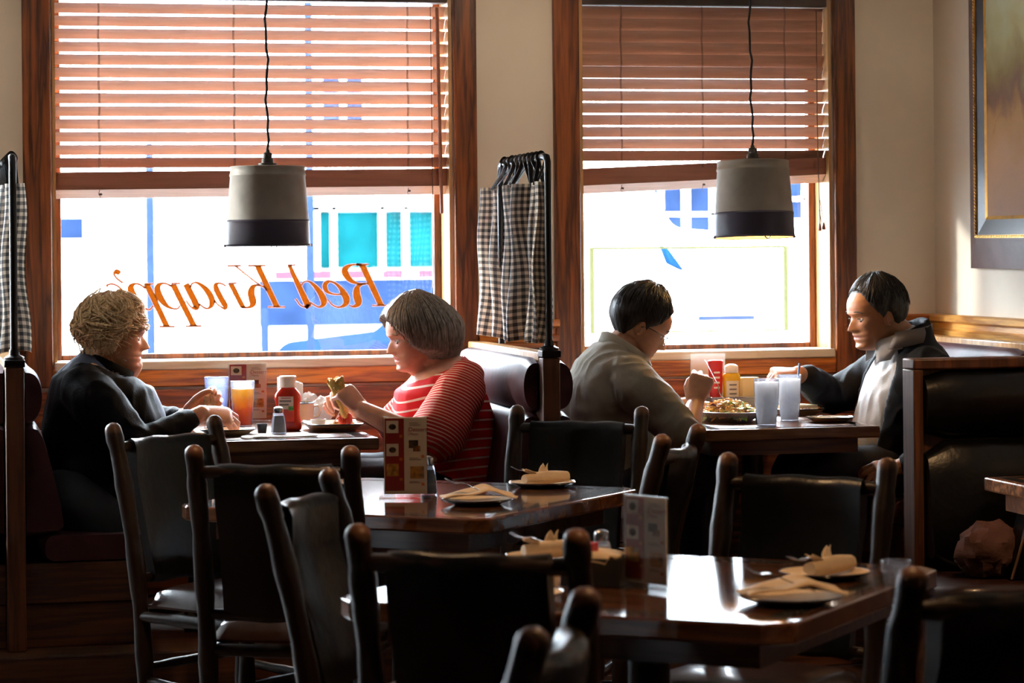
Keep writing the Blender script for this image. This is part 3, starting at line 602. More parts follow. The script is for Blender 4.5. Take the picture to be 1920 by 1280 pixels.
# ------------------------------------------------------------------ rods and gingham curtains over the bench caps
def rod_and_curtain(x, lab_rod, lab_cur, seed):
    r_ = random.Random(seed)
    t = thing('curtain_rod', lab_rod, 'curtain rod', (x, 0, 1.12), 0, 'black iron rods on the booth benches')
    yn, yf, zt = -1.275, -.52, .672
    g = G().tube([(0, yn, .004), (0, yn, .62), (0, yn, .655), (0, yn+.014, zt), (0, yn+.05, zt+.004), (0, -.9, zt+.004), (0, yf-.05, zt+.004), (0, yf-.012, zt-.004), (0, yf, zt-.03), (0, yf, .2), (0, yf, -.002)], .0125, 12, False)
    obj('rod', g, 'iron_black', t)
    obj('foot_flange', G().lathe([(.034, -.003), (.034, .004), (.018, .012), (.016, .03)], (0, yn, .004), 16), 'iron_black', t)
    # the cloth: gathered folds hung below the rod on black tape loops
    c = thing('curtain', lab_cur, 'curtain', (x, 0, 1.12), 0, 'checked curtains between the booths')
    nU, nV = 110, 26; y0, y1 = -1.262, -.30; z0, z1 = .022, .588
    ph = r_.uniform(0, 6)
    def px(u, v):
        a = 0.026+0.016*v
        return a*math.sin(u*2*PI*5.2+ph+0.5*math.sin(3*v+u*4)) + 0.014*math.sin(u*2*PI*2.1+1.3*ph) + 0.006*math.sin(9*v+8*u)
    pts = [(px(i/nU, 0), y0+(y1-y0)*i/nU) for i in range(nU+1)]
    arc = [0]
    for i in range(nU): arc.append(arc[-1]+math.dist(pts[i], pts[i+1]))
    V, UV = [], []
    for i in range(nU+1):
        for j in range(nV+1):
            u, v = i/nU, j/nV
            V.append((px(u, v), y0+(y1-y0)*u*(1-0.03*v), z1+(z0-z1)*v+0.006*math.sin(u*40)*v-.03*(1-u)*v*0)); UV.append((arc[i], v*(z1-z0)))
    F = [(i*(nV+1)+j, (i+1)*(nV+1)+j, (i+1)*(nV+1)+j+1, i*(nV+1)+j+1) for i in range(nU) for j in range(nV)]
    o = obj('cloth', G().add(V, F), 'gingham', c, smooth=180); set_uv(o, UV)
    s = o.modifiers.new('solid', 'SOLIDIFY'); s.thickness = .0014; s.offset = 0
    for k in range(10):
        u = (k+.5)/10*0.80; yy = yn+.06+(yf-yn-.1)*(k+.5)/10; i = int(u*nU*1.2); bx, by = pts[min(i, nU)]
        g = G()
        L = [(bx-.004, by, z1-.012), (-.014, yy-.012, zt-.02), (-.015, yy, zt+.004), (0, yy+.002, zt+.0205), (.015, yy+.004, zt+.004), (.014, yy+.016, zt-.02), (bx+.004, by+.012, z1-.012)]
        q = [p for p in catmull(L, 5)]
        g.tube(q, .0075, 6, False, flat=0.28, up=(0, 1, 0))
        obj('hanging_loop', g, 'cord_black', c)
rod_and_curtain(BX[0], 'black iron curtain rod at the left edge, on the bench post', 'checked curtain at the far left edge, partly out of view', 3)
rod_and_curtain(BX[1], 'black iron curtain rod on the bench post between the windows', 'black and cream checked curtain hanging between the two windows', 5)

# ------------------------------------------------------------------ bucket pendant lamps
def bucket_lamp(x, y, z, label, on):
    t = thing('pendant_lamp', label, 'pendant lamp', (x, y, z), 0, 'pail pendant lamps over the booths')
    prof = [(.1555, 0), (.1575, .003), (.1555, .006), (.1525, .008), (.1495, .085), (.1505, .088), (.1515, .091), (.1503, .094), (.1485, .097)]
    up = [(.1485, .097), (.1365, .252), (.1385, .256), (.1385, .262), (.1362, .266), (.1352, .282), (.1365, .285), (.1365, .290), (.1325, .292), (.03, .294)]
    obj('lamp_shade', G().lathe(up, n=56, cap0=False, cap1=True), 'galvanized', t, smooth=35)
    obj('shade_band', G().lathe(prof, n=56, cap0=False, cap1=False), 'bucket_band', t, smooth=35)
    obj('shade_lining', G().lathe([(.150, .003), (.143, .09), (.129, .28), (.02, .283)], n=48, cap0=False), 'bucket_inside', t)
    obj('lamp_holder', G().lathe([(.034, .294), (.034, .302), (.022, .304), (.022, .318), (.017, .32), (.017, .338), (.009, .342), (.007, .352)], n=20), 'socket_metal', t)
    n = 30; L = [(.004*math.sin(k*.9)+.003*math.sin(k*2.3)*(k < 14), .003*math.cos(k*.7), .35+(ZC-z-.36)*k/n) for k in range(n+1)]
    obj('lamp_cord', G().tube(L, .0045, 8), 'cord_black', t)
    obj('ceiling_rose', G().lathe([(.05, ZC-z-.03), (.06, ZC-z-.012), (.06, ZC-z-.001)], n=20), 'iron_black', t)
    obj('lamp_bulb', G().lathe([(.006, .09), (.022, .10), (.030, .125), (.024, .155), (.013, .18), (.013, .22), (.012, .286)], n=16), 'bulb_glow', t)
    g = G().tube([(-.012, -.157, .002), (-.006, -.160, -.006), (0, -.161, -.010), (.006, -.160, -.006), (.012, -.157, .002)], .0022, 6)
    for s in (-1, 1): g2 = G().ell((.157*s, 0, .004), (.006, .008, .006), 10, 6); obj('rim_ear', g2, 'socket_metal', t)
    obj('bail_hook', g, 'socket_metal', t)
    lo = light('lamp_glow', 'POINT', (x, y, z+.08), on, (1, .6, .22), shadow_soft_size=.03); lo.parent = t; lo.location = (0, 0, .07); return t
bucket_lamp(1.282, -.65, 1.490, 'grey pail pendant lamp in front of the lettered window', 3.0)
bucket_lamp(3.133, -.65, 1.506, 'grey pail pendant lamp glowing yellow inside its rim, narrow window', 6.0).rotation_euler = (R(-2.4), 0, 0)

# ------------------------------------------------------------------ framed picture on the right wall
def picture():
    t = thing('framed_picture', 'dark framed brown landscape painting on the right wall', 'picture', (XR, 0, 0))
    y1, z0 = -.425, 1.38; y0, z1 = -1.62, 2.62
    def border(name, a, b, da, db, mat):
        """mitred frame ring between inset a and inset b, heights da, db off the wall"""
        g = G(); L = []
        cs = lambda i: [(y1-i, z0+i), (y1-i, z1-i), (y0+i, z1-i), (y0+i, z0+i)]
        for k in range(5):
            k %= 4
            (ya, za), (yb, zb) = cs(a)[k], cs(b)[k]
            L.append([(-.001, ya, za), (-da, ya, za), (-db, yb, zb), (-.001, yb, zb)])
        g.rings(L, False, False)
        return obj(name, g, mat, t, smooth=20)
    border('frame', 0, .118, .020, .045, 'frame_brown'); border('gilt_edge', .118, .130, .05, .05, 'gold_leaf'); border('frame_inner', .130, .19, .046, .034, 'frame_black'); border('gilt_slip', .19, .205, .038, .032, 'gold_leaf')
    g = G(); i = .124; n = 74
    for k in range(n): g.ell((-.052, y1-i, z0+i+(z1-z0-2*i)*k/n), (.004, .0045, .0065), 6, 4)
    for k in range(60): g.ell((-.052, y1-i+(y0-y1+2*i)*k/60, z0+i), (.004, .0065, .0045), 6, 4)
    obj('bead_moulding', g, 'gold_leaf', t)['kind'] = 'stuff'
    m, n, l, b = _mat('canvas_paint')
    tc = N(n, 'ShaderNodeTexCoord'); sp = N(n, 'ShaderNodeSeparateXYZ'); l.new(tc.outputs['Object'], sp.inputs[0])
    nz = N(n, 'ShaderNodeTexNoise', Scale=7.0, Detail=6.0, Distortion=0.6); l.new(tc.outputs['Object'], nz.inputs['Vector'])
    ad = N(n, 'ShaderNodeMath', operation='MULTIPLY_ADD'); l.new(nz.outputs['Fac'], ad.inputs[0]); ad.inputs[1].default_value = 0.35; l.new(sp.outputs['Z'], ad.inputs[2])
    mr = N(n, 'ShaderNodeMapRange'); mr.inputs[1].default_value = 1.65; mr.inputs[2].default_value = 2.65; l.new(ad.outputs[0], mr.inputs[0])
    rp = ramp(n, [(0.0, (0.24, 0.14, 0.10)), (0.3, (0.34, 0.18, 0.09)), (0.48, (0.30, 0.15, 0.05)), (0.55, (0.13, 0.06, 0.03)), (0.66, (0.20, 0.14, 0.05)), (0.8, (0.36, 0.32, 0.16)), (1.0, (0.42, 0.44, 0.32))])
    l.new(mr.outputs[0], rp.inputs[0]); l.new(rp.outputs[0], b.inputs['Base Color']); b.inputs['Roughness'].default_value = 0.7; b.inputs['Specular IOR Level'].default_value = 0.1
    i = .2; obj('canvas', G().box(-.033, -.028, y0+i, y1-i, z0+i, z1-i), 'canvas_paint', t)
picture()

# ------------------------------------------------------------------ booth tables and the square tables set cornerwise
def booth_table(x0, x1, y0, y1, zt, zf, label, grp=None):
    cx, cy = (x0+x1)/2, (y0+y1)/2
    t = thing('booth_table', label, 'table', (cx, cy, zf), 0, grp)
    hx, hy, h = (x1-x0)/2, (y1-y0)/2, zt-zf
    obj('tabletop', G().box(-hx, hx, -hy, hy, h-.042, h), 'booth_top', t, bevel=0.006, seg=3)
    g = G(); i, w_ = .028, .045
    g.box(-hx+i, hx-i, -hy+i, -hy+i+w_, h+.0002, h+.0006); g.box(-hx+i, hx-i, hy-i-w_, hy-i, h+.0002, h+.0006); g.box(-hx+i, -hx+i+w_, -hy+i+w_, hy-i-w_, h+.0002, h+.0006); g.box(hx-i-w_, hx-i, -hy+i+w_, hy-i-w_, h+.0002, h+.0006)
    obj('inlay_strip', g, 'inlay_border', t)
    obj('apron', G().box(-hx+.05, hx-.05, -hy+.10, hy-.05, h-.10, h-.0425), 'table_edge', t)
    obj('pedestal', G().lathe([(.05, .03), (.045, .05), (.04, h-.12), (.10, h-.101)], (0, -.1, 0), 20), 'pedestal_iron', t)
    obj('pedestal_foot', G().box(-.25, .25, -.14, -.06, 0, .03).box(-.04, .04, -.36, .16, 0, .03), 'pedestal_iron', t, bevel=0.006)
    return t
booth_table(.935, 1.589, -1.2, -.03, .825, .15, 'booth table under the lettered window, between the two women', 'booth tables')
booth_table(2.768, 3.424, -1.2, -.03, .822, .15, 'booth table under the narrow window, between the two men', 'booth tables')
booth_table(3.225, 4.09, -3.35, -2.62, .76, 0, 'wooden table cut off at the right edge, before the black bench')
def square_table(cx, cy, ang, size, label):
    t = thing('square_table', label, 'table', (cx, cy, 0), R(ang), 'square tables set cornerwise')
    hs, c, h = size/2, .05, .76
    out = [(-hs+c, -hs), (hs-c, -hs), (hs, -hs+c), (hs, hs-c), (hs-c, hs), (-hs+c, hs), (-hs, hs-c), (-hs, -hs+c)]
    obj('tabletop', G().prism(out, 'z', h-.042, h), 'table_wood', t, bevel=0.006, seg=3)
    g = G(); i, w_ = .03, .05; a = hs-i
    for s in (-1, 1):
        g.box(-a+.02, a-.02, min(s*a, s*(a-w_)), max(s*a, s*(a-w_)), h+.0002, h+.0006); g.box(min(s*a, s*(a-w_)), max(s*a, s*(a-w_)), -a+w_, a-w_, h+.0002, h+.0006)
    obj('inlay_strip', g, 'inlay_border', t)
    obj('apron', G().box(-hs+.09, hs-.09, -hs+.09, hs-.09, h-.10, h-.0425), 'table_edge', t)
    obj('pedestal', G().lathe([(.06, .04), (.05, .06), (.045, h-.13), (.14, h-.101)], n=24), 'pedestal_iron', t)
    for k in range(4):
        obj('pedestal_foot', G().tube([(.03, 0, .05), (.2, 0, .04), (.34, 0, .022)], [.03, .026, .02], 10).xf(rot('Z', 90*k+45)), 'pedestal_iron', t)
    return t
square_table(1.427, -2.70, -41, 1.0, 'square table set cornerwise in the middle, beside the woman in red')
square_table(1.541, -4.80, -39, 1.0, 'square table set cornerwise in the foreground, with the glary top')

# ------------------------------------------------------------------ hickory chairs with leather slings
def make_chair(label, loc, rz):
    t = thing('log_chair', label, 'chair', loc, rz, 'dark log chairs with leather backs')
    r_ = random.Random(11)
    for s in (-1, 1):
        p = [(s*.212, .045, .0), (s*.213, .03, .22), (s*.213, .012, .42), (s*.213, -.02, .62), (s*.213, -.065, .82), (s*.213, -.10, .940)]
        q = catmull(p, 4); rr = [.0255+.0022*math.sin(k*1.3+s)+.0012*math.sin(k*3.1) for k in range(len(q))]; rr[-1] = .0255
        obj('rear_post', G().tube(q, rr, 14), 'hickory', t)
        q = catmull([(s*.222, .455, 0), (s*.225, .45, .2), (s*.222, .445, .415)], 4)
        obj('front_leg', G().tube(q, [.024+.0018*math.sin(k*1.7) for k in range(len(q))], 12), 'hickory', t)
    def stick(name, a, b, r, bow=(0, 0, 0)):
        L = [tuple(Vector(a)*(1-k/8)+Vector(b)*(k/8)+Vector(bow)*math.sin(PI*k/8)) for k in range(9)]
        return obj(name, G().tube(L, [r*(0.82+.25*math.sin(PI*k/8))+.001*math.sin(k*2.4) for k in range(9)], 12), 'hickory', t)
    stick('crest_rail', (-.205, -.083, .888), (.205, -.083, .888), .019, (0, -.03, 0))
    stick('lower_rail', (-.205, .0, .50), (.205, .0, .50), .016, (0, -.02, 0))
    stick('seat_rail', (-.215, .45, .40), (.215, .45, .40), .018); stick('seat_rail', (-.213, .015, .40), (.213, .015, .40), .018)
    for s in (-1, 1):
        stick('seat_rail', (s*.218, .02, .39), (s*.222, .45, .39), .018); stick('side_stretcher', (s*.214, .035, .20), (s*.224, .45, .17), .015)
    stick('front_stretcher', (-.222, .452, .22), (.222, .452, .22), .016); stick('rear_stretcher', (-.212, .035, .24), (.212, .035, .24), .014)
    # seat cushion
    def seat_f(u, v):
        x, y = 2*u-1, 2*v-1; e = max(0, 1-abs(x)**5)**.35*max(0, 1-abs(y)**5)**.35
        return (x*(.212+.012*v), .035+v*.43, .425+.062*e)
    g = G().grid(18, 18, seat_f)
    def seat_b(u, v): p = seat_f(u, v); return (p[0], p[1], .418)
    g.grid(18, 18, seat_b)
    edge = [seat_f(i/18, 0) for i in range(18)]+[seat_f(1, i/18) for i in range(18)]+[seat_f(1-i/18, 1) for i in range(18)]+[seat_f(0, 1-i/18) for i in range(18)]
    g.rings([[(p[0], p[1], .418) for p in edge], [(p[0], p[1], p[2]) for p in edge]], False, False)
    obj('seat', g, 'leather_brown', t, smooth=60)
    # leather sling lapped over the crest rail and the lower rail
    prof = []
    path = [(-.076+.022, .855), (-.052, .880), (-.072, .8965), (-.0985, .884), (-.100, .86)]
    rr = []; nx = 14
    for k in range(nx+1):
        u = 2*k/nx-1; bow = -.03*(1-u*u); x = .158*u; rip = .004*math.sin(u*7)
        front = [(-.058+bow, .884), (-.067+bow, .904), (-.082+bow, .9115), (-.099+bow, .904), (-.107+bow, .882)]
        back = [(-.092+bow*.9+rip, .80), (-.066+bow*.8-rip, .72), (-.046+bow*.8, .64), (-.026+bow*.7, .55), (-.018+bow*.7, .50), (-.006+bow*.7, .482)]
        lowf = [(.014+bow*.7, .484), (.020+bow*.7, .505), (.006+bow*.7, .56), (-.014+bow*.75, .64), (-.036+bow*.8, .72), (-.056+bow*.9, .80)]
        rr.append([(x, y, z+rip*.5) for y, z in front+back+lowf])
    obj('sling_back', G().rings(rr), 'leather_black', t, smooth=55)
    return t
CH = {}
def chair_at(cx, cy, ang, label):
    """cx, cy: middle of the rear posts' tops; ang: direction from left to right post"""
    a = R(ang); off = Vector((-math.sin(a), math.cos(a)))*0.10       # tops lean back by 0.10
    loc = (cx+off.x, cy+off.y, 0)
    if not CH: CH[0] = make_chair(label, loc, a); return CH[0]
    return dup(CH[0], loc, a, label)
chair_at(.768, -2.075, 38.5+180, 'leftmost log chair, turned to the right, in front of the woman in black')
chair_at(.937, -3.278, -22.5, 'log chair with its back tucked against the left corner of the middle table')
chair_at(.868, -4.25, 62+180, 'log chair seen side on with shiny grey leather, left of the front table')
chair_at(1.01, -5.44, -29, 'large log chair in the centre foreground with its back to the camera')
chair_at(2.13, -1.88, -32+180, 'log chair behind the middle table, facing the camera below the booth post')
chair_at(2.13, -3.05, 60, 'narrow edge-on log chair at the right corner of the middle table')
chair_at(2.155, -4.06, -43+180, 'log chair behind the front table with amber glints on its top')
chair_at(1.775, -6.22, 14, 'log chair cut off by the bottom right corner')
chair_at(.915, -6.565, 66, 'log chair at the bottom centre edge, only its post top in view')
# ------------------------------------------------------------------ tableware materials
plain('enamel', (0.74, 0.70, 0.62), 0.25, var=0.04, coat=0.3)
plain('enamel_under', (0.42, 0.30, 0.19), 0.35, var=0.1)
plain('enamel_rim', (0.010, 0.012, 0.028), 0.2, coat=0.4)
plain('china', (0.80, 0.80, 0.80), 0.22, var=0.03, coat=0.3)
def paper(name, col):
    m = plain(name, col, 0.9, var=0.05, bump=0.1, bscale=80); n, l = m.node_tree.nodes, m.node_tree.links; b = n['Principled BSDF']
    t = N(n, 'ShaderNodeBsdfTranslucent'); t.inputs[0].default_value = (*col, 1); mx = N(n, 'ShaderNodeMixShader', Fac=0.45)
    l.new(b.outputs[0], mx.inputs[1]); l.new(t.outputs[0], mx.inputs[2]); l.new(mx.outputs[0], n['Material Output'].inputs[0])
paper('paper_white', (0.86, 0.84, 0.82))
plain('napkin_tan', (0.66, 0.52, 0.36), 0.9, var=0.10, bump=0.2, bscale=60)
plain('steel', (0.55, 0.55, 0.55), 0.22, metal=1.0, var=0.06)
plain('brushed_steel', (0.42, 0.40, 0.38), 0.35, metal=0.9, var=0.15, stretch=(1, 1, 8))
plain('black_plastic', (0.018, 0.018, 0.020), 0.3)
plain('card_red', (0.30, 0.022, 0.022), 0.35)
plain('card_pale', (0.78, 0.72, 0.66), 0.35, var=0.03)
plain('ink_grey', (0.20, 0.18, 0.18), 0.6)
plain('ink_red', (0.35, 0.03, 0.04), 0.6)
plain('food_photo_brown', (0.22, 0.09, 0.03), 0.4, var=0.8, scale=60)
plain('food_photo_dark', (0.05, 0.035, 0.025), 0.4, var=0.8, scale=80)
plain('food_photo_gold', (0.45, 0.22, 0.04), 0.4, var=0.7, scale=70)
plain('price_dot', (0.55, 0.16, 0.03), 0.5)
plain('ketchup_red', (0.42, 0.018, 0.006), 0.18, var=0.05, coat=0.4, sub=0.15)
plain('squeeze_red', (0.50, 0.016, 0.016), 0.3, var=0.05, coat=0.2, sub=0.15)
plain('wrap_yellow', (0.82, 0.66, 0.20), 0.6, var=0.15, scale=40, sub=0.2)
plain('mustard_yellow', (0.70, 0.40, 0.008), 0.28, var=0.05, coat=0.3, sub=0.15)
plain('leaf_green', (0.06, 0.22, 0.03), 0.5)
plain('cap_white', (0.80, 0.76, 0.72), 0.35)
plain('packet_cream', (0.78, 0.62, 0.34), 0.8, var=0.05)
plain('packet_red', (0.5, 0.03, 0.03), 0.5)
plain('salt', (0.85, 0.85, 0.85), 0.9)
plain('pepper', (0.03, 0.024, 0.02), 0.9, var=0.5, scale=200)
plain('lettuce', (0.34, 0.50, 0.08), 0.5, var=0.4, scale=40, sub=0.2)
plain('lettuce_pale', (0.68, 0.72, 0.36), 0.5, var=0.3, scale=40, sub=0.2)
plain('tortilla_strip', (0.80, 0.42, 0.14), 0.6, var=0.35, scale=60)
plain('cheese', (0.80, 0.52, 0.12), 0.5, var=0.2, scale=50)
plain('red_cabbage', (0.16, 0.03, 0.05), 0.5, var=0.4, scale=60)
plain('tortilla', (0.80, 0.62, 0.36), 0.75, var=0.12, scale=25)
plain('ground_meat', (0.20, 0.085, 0.045), 0.6, var=0.5, scale=70, bump=0.6, bscale=120)
plain('carrot', (0.80, 0.20, 0.02), 0.4)
plain('tomato', (0.62, 0.05, 0.02), 0.3)
plain('bread', (0.72, 0.52, 0.30), 0.8, var=0.2, scale=30, bump=0.2)
plain('fries', (0.66, 0.40, 0.14), 0.6, var=0.2, scale=60)
plain('sauce_brown', (0.12, 0.05, 0.03), 0.3)
plain('mauve_cloth', (0.105, 0.045, 0.036), 0.85, var=0.15, scale=12, bump=0.2, bscale=90)
plain('tan_edge', (0.16, 0.085, 0.05), 0.6)
plain('straw_blue', (0.35, 0.50, 0.80), 0.4, var=0.3, scale=120)
glassy('acrylic', (0.97, 0.97, 0.97), 0.08)
glassy('tumbler_clear', (0.90, 0.93, 0.98), 0.3, mixc=(0.75, 0.80, 0.92), mixf=0.16)
glassy('tumbler_blue', (0.66, 0.72, 0.93), 0.3, mixc=(0.45, 0.52, 0.85), mixf=0.22)
m_ = plain('ice_water', (0.93, 0.95, 1.0), 0.25, var=0.05, scale=60); b_ = m_.node_tree.nodes['Principled BSDF']
b_.inputs['Subsurface Weight'].default_value = 1.0; b_.inputs['Subsurface Radius'].default_value = (1, 1, 1); b_.inputs['Subsurface Scale'].default_value = 0.12
glassy('water', (0.93, 0.95, 0.99), 0.15, mixc=(0.80, 0.86, 1.0), mixf=0.22)
def tea_mat():
    m = glassy('iced_tea', (1.0, 0.5, 0.12), 0.1, mixc=(1.0, 0.5, 0.05), mixf=0.86)
    n, l = m.node_tree.nodes, m.node_tree.links
    tc = N(n, 'ShaderNodeTexCoord'); sp = N(n, 'ShaderNodeSeparateXYZ'); l.new(tc.outputs['Object'], sp.inputs[0])
    nz = N(n, 'ShaderNodeTexNoise', Scale=28.0, Detail=2.0); l.new(tc.outputs['Object'], nz.inputs['Vector'])
    ad = N(n, 'ShaderNodeMath', operation='MULTIPLY_ADD'); l.new(nz.outputs['Fac'], ad.inputs[0]); ad.inputs[1].default_value = 0.05; l.new(sp.outputs['Z'], ad.inputs[2])
    mr = N(n, 'ShaderNodeMapRange'); mr.inputs[1].default_value = 0.02; mr.inputs[2].default_value = 0.17; l.new(ad.outputs[0], mr.inputs[0])
    rp = ramp(n, [(0.0, (0.55, 0.07, 0.01)), (0.45, (0.80, 0.17, 0.01)), (0.6, (1.0, 0.42, 0.03)), (0.85, (1.0, 0.62, 0.08))]); l.new(mr.outputs[0], rp.inputs[0])
    for nd in n:
        if nd.type in ('BSDF_TRANSLUCENT', 'BSDF_DIFFUSE', 'BSDF_TRANSPARENT'): l.new(rp.outputs[0], nd.inputs[0])
tea_mat()

# ------------------------------------------------------------------ tableware builders
def plate(label, loc, r, sy=1.0, rz=0, h=.022, group=None, mats=('enamel', 'enamel_rim', 'enamel_under'), name='plate'):
    t = thing(name, label, 'plate', loc, rz, group)
    prof = [(.001, .006), (r*.66, .006), (r*.76, .009), (r*.97, h-.001)]
    obj('plate_well', G().lathe(prof, n=44, sy=sy, cap1=False), mats[0], t)
    obj('rim', G().lathe([(r*.965, h-.0012), (r*.985, h+.0012), (r, h), (r*.985, h-.003)], n=44, sy=sy, cap0=False, cap1=False), mats[1], t)
    obj('underside', G().lathe([(r*.3, .0), (r*.62, .0), (r*.66, .0015), (r*.985, h-.0032)], n=44, sy=sy, cap1=False), mats[2], t)
    return t
def ramekin(label, loc, r=.026, h=.032, mat='black_plastic', fill='sauce_brown'):
    t = thing('ramekin', label, 'sauce cup', loc)
    obj('cup', G().lathe([(r*.72, 0), (r*.75, .001), (r*.95, h-.002), (r, h), (r*.93, h), (r*.7, .004)], n=24), mat, t)
    obj('sauce', G().lathe([(r*.1, h*.75), (r*.84, h*.74)], n=20), fill, t)
    return t
def tumbler(label, loc, mat, h, r, fill=None, fh=.8, ice=0, band=.6):
    t = thing('tumbler', label, 'glass', loc)
    rb = r*.74
    def rad(z):
        u = z/h
        return rb+(r*.93-rb)*min(1, u/band)+(r*.07*max(0, (u-band)/(1-band))) + (.0016 if abs(u-band) < .03 else 0)
    zz = [0, .004]+[h*k/14 for k in range(1, 15)]; n = 40
    def flute(rr, j, z): return rr*(1-.022*(0.5+0.5*math.cos(j/n*2*PI*16))*(1 if .03 < z/h < band else 0))
    g = G(); L = []
    for z in zz: L.append([(flute(rad(z), j, z)*math.cos(2*PI*j/n), flute(rad(z), j, z)*math.sin(2*PI*j/n), z) for j in range(n)])
    g.rings(L, True, False)
    obj('glass_wall', g, mat, t)
    obj('lip', G().lathe([(r-.0015, h-.002), (r+.0006, h-.001), (r, h+.001), (r-.002, h)], n=40, cap0=False, cap1=False), mat, t)
    if fill:
        L = [(rad(z)-.0028, z) for z in [.006]+[h*fh*k/10 for k in range(1, 11)]]
        obj('drink', G().lathe(L, n=36), fill, t)
    if ice:
        g = G(); rr = random.Random(len(label))
        for k in range(ice):
            a = rr.uniform(0, 6.28); d = rr.uniform(0, r*.5); z = h*fh-.012+rr.uniform(-.03, .008); s = rr.uniform(.008, .012)
            q = G().box(-s, s, -s, s, -s*.8, s*.8).xf(tr(d*math.cos(a), d*math.sin(a), z) @ rot('Z', rr.uniform(0, 90)) @ rot('X', rr.uniform(0, 60)))
            o = obj('ice_cube', q, 'ice_water', t, bevel=.002)
    return t
def fork(label, loc, rz, tilt=0, group=None, length=.18, roll=0):
    g = G(); L = []
    for u, w_, z in ((0, .006, 0), (.02, .0095, 0), (.05, .0075, .001), (.30, .0042, .004), (.55, .0038, .008), (.64, .006, .010), (.70, .0125, .008), (.76, .0130, .004)):
        x = u*length; L.append([(x, -w_, z), (x, w_, z), (x, w_, z+.0018), (x, -w_, z+.0018)])
    g.rings(L)
    for k in range(4):
        y = -.0105+.007*k; L = []
        for u, w_, z in ((.75, .0019, .004), (.86, .0016, .0035), (1.0, .0008, .009)): x = u*length; L.append([(x, y-w_, z), (x, y+w_, z), (x, y+w_, z+.0015), (x, y-w_, z+.0015)])
        g.rings(L)
    o = obj('fork', g, 'steel', smooth=50); o.location = loc; o.rotation_euler = (roll, -tilt, rz)
    return tag(o, label, 'fork', group)
def napkin_roll(label, loc, rz, L=.155, r=.019, tilt=0, group=None, twist=True, mat='napkin_tan'):
    n = 22; rr = []; rn = random.Random(int(abs(loc[0])*1000))
    for i in range(13):
        u = i/12; x = (u-.5)*L; s = r*(0.86+.3*math.sin(PI*u)) if u > .1 else r*(.8+.5*u)
        rr.append([(x, s*(1+.10*math.cos(2*a+u*3)+.05*math.cos(5*a+1+u))*math.cos(a), r*.95+s*.9*(1+.08*math.cos(3*a+u*2))*math.sin(a)) for a in [2*PI*j/n for j in range(n)]])
    t = obj('napkin_roll', G().rings(rr), mat); tag(t, label, 'napkin', group); t.location = loc; t.rotation_euler = (0, -tilt, rz)
    if twist:                                        # loose corners standing up from the roll
        g = G()
        g.grid(8, 5, lambda u, v: (-.010+.034*(v-.5)*(1-.2*u)+.010*u, .004*math.sin(6*v+3*u)+.006*u, r*1.75+.021*u+.008*math.sin(8*v)*u))
        g.grid(6, 5, lambda u, v: (-L*.28-.035*u, (v-.5)*.03*(1-.3*u), r*1.7+.013*u+.004*math.cos(7*v)))
        obj('loose_corner', g, mat, t, solid=.0016, smooth=60)
    return t
def text_mesh(s, size, name='lettering'):
    cu = bpy.data.curves.new(name, 'FONT'); cu.body = s; cu.size = size; cu.extrude = .0001
    o = bpy.data.objects.new(name, cu); COL.objects.link(o); dg = bpy.context.evaluated_depsgraph_get()
    me = bpy.data.meshes.new_from_object(o.evaluated_get(dg)); g = G().add([tuple(v.co) for v in me.vertices], [tuple(p.vertices) for p in me.polygons])
    bpy.data.objects.remove(o); return g
def menu_stand(label, loc, rz, w, h, group='dessert menu stands'):
    """clear acrylic holder; the card faces -y; left half dark red with three pictures, right half pale with the heading"""
    t = thing('menu_stand', label, 'menu stand', loc, rz, group)
    obj('holder_base', G().box(-w*.62, w*.62, -.03, .03, 0, .006), 'acrylic', t, bevel=.0015)
    g = G().box(-w/2-.003, w/2+.003, -.0045, -.0025, .006, h).box(-w/2-.003, w/2+.003, .0025, .0045, .006, h)
    obj('holder_panel', g, 'acrylic', t, smooth=0)
    c = obj('menu_card', G().box(-w/2, w/2, -.0012, .0012, .012, h-.002), 'card_pale', t, smooth=0)
    y = -.0016; X = lambda u: -w/2+w*u; Z = lambda v: .012+(h-.014)*v
    def q(n, u0, u1, v0, v1, m, d=0): return obj(n, G().box(X(u0), X(u1), y-.0002-d, y-d, Z(v0), Z(v1)), m, c, smooth=0)
    q('red_panel', .02, .47, .045, .985, 'card_red')
    for v, m in ((.80, 'food_photo_dark'), (.50, 'food_photo_dark'), (.24, 'food_photo_gold')):
        q('dish_photo', .055, .34, v-.005, v+.155, 'card_pale' if m == 'food_photo_dark' else m, .0003)
        if m == 'food_photo_dark': obj('dish_photo', G().lathe([(w*.085, 0), (w*.08, .0003)], n=20, sy=.8).xf(tr(X(.20), y-.0006, Z(v+.075)) @ rot('X', 90)), m, c)
        q('price_mark', .36, .43, v-.065, v-.03, 'price_dot', .0003)
    q('dish_photo', .58, .80, .60, .70, 'food_photo_dark'); q('dish_photo', .68, .85, .555, .625, 'food_photo_brown', .0002); q('dish_photo', .61, .93, .20, .36, 'food_photo_gold')
    for v in (.49, .13): q('price_mark', .87, .94, v-.02, v+.015, 'price_dot')
    for k, v in enumerate((.925, .90, .47, .45, .165, .15)): q('text_line', .59, .80+.06*(k % 2), v-.006, v+.001, 'ink_grey')
    g = text_mesh('Dessert', w*.135).xf(tr(X(.575), y-.0003, Z(.815)) @ rot('X', 90)); obj('heading', g, 'ink_red', c, smooth=0)
    g = text_mesh('Menu', w*.09).xf(tr(X(.60), y-.0003, Z(.765)) @ rot('X', 90)); obj('heading', g, 'ink_red', c, smooth=0)
    q('heading_rule', .565, .572, .755, .86, 'ink_red'); 
    return t
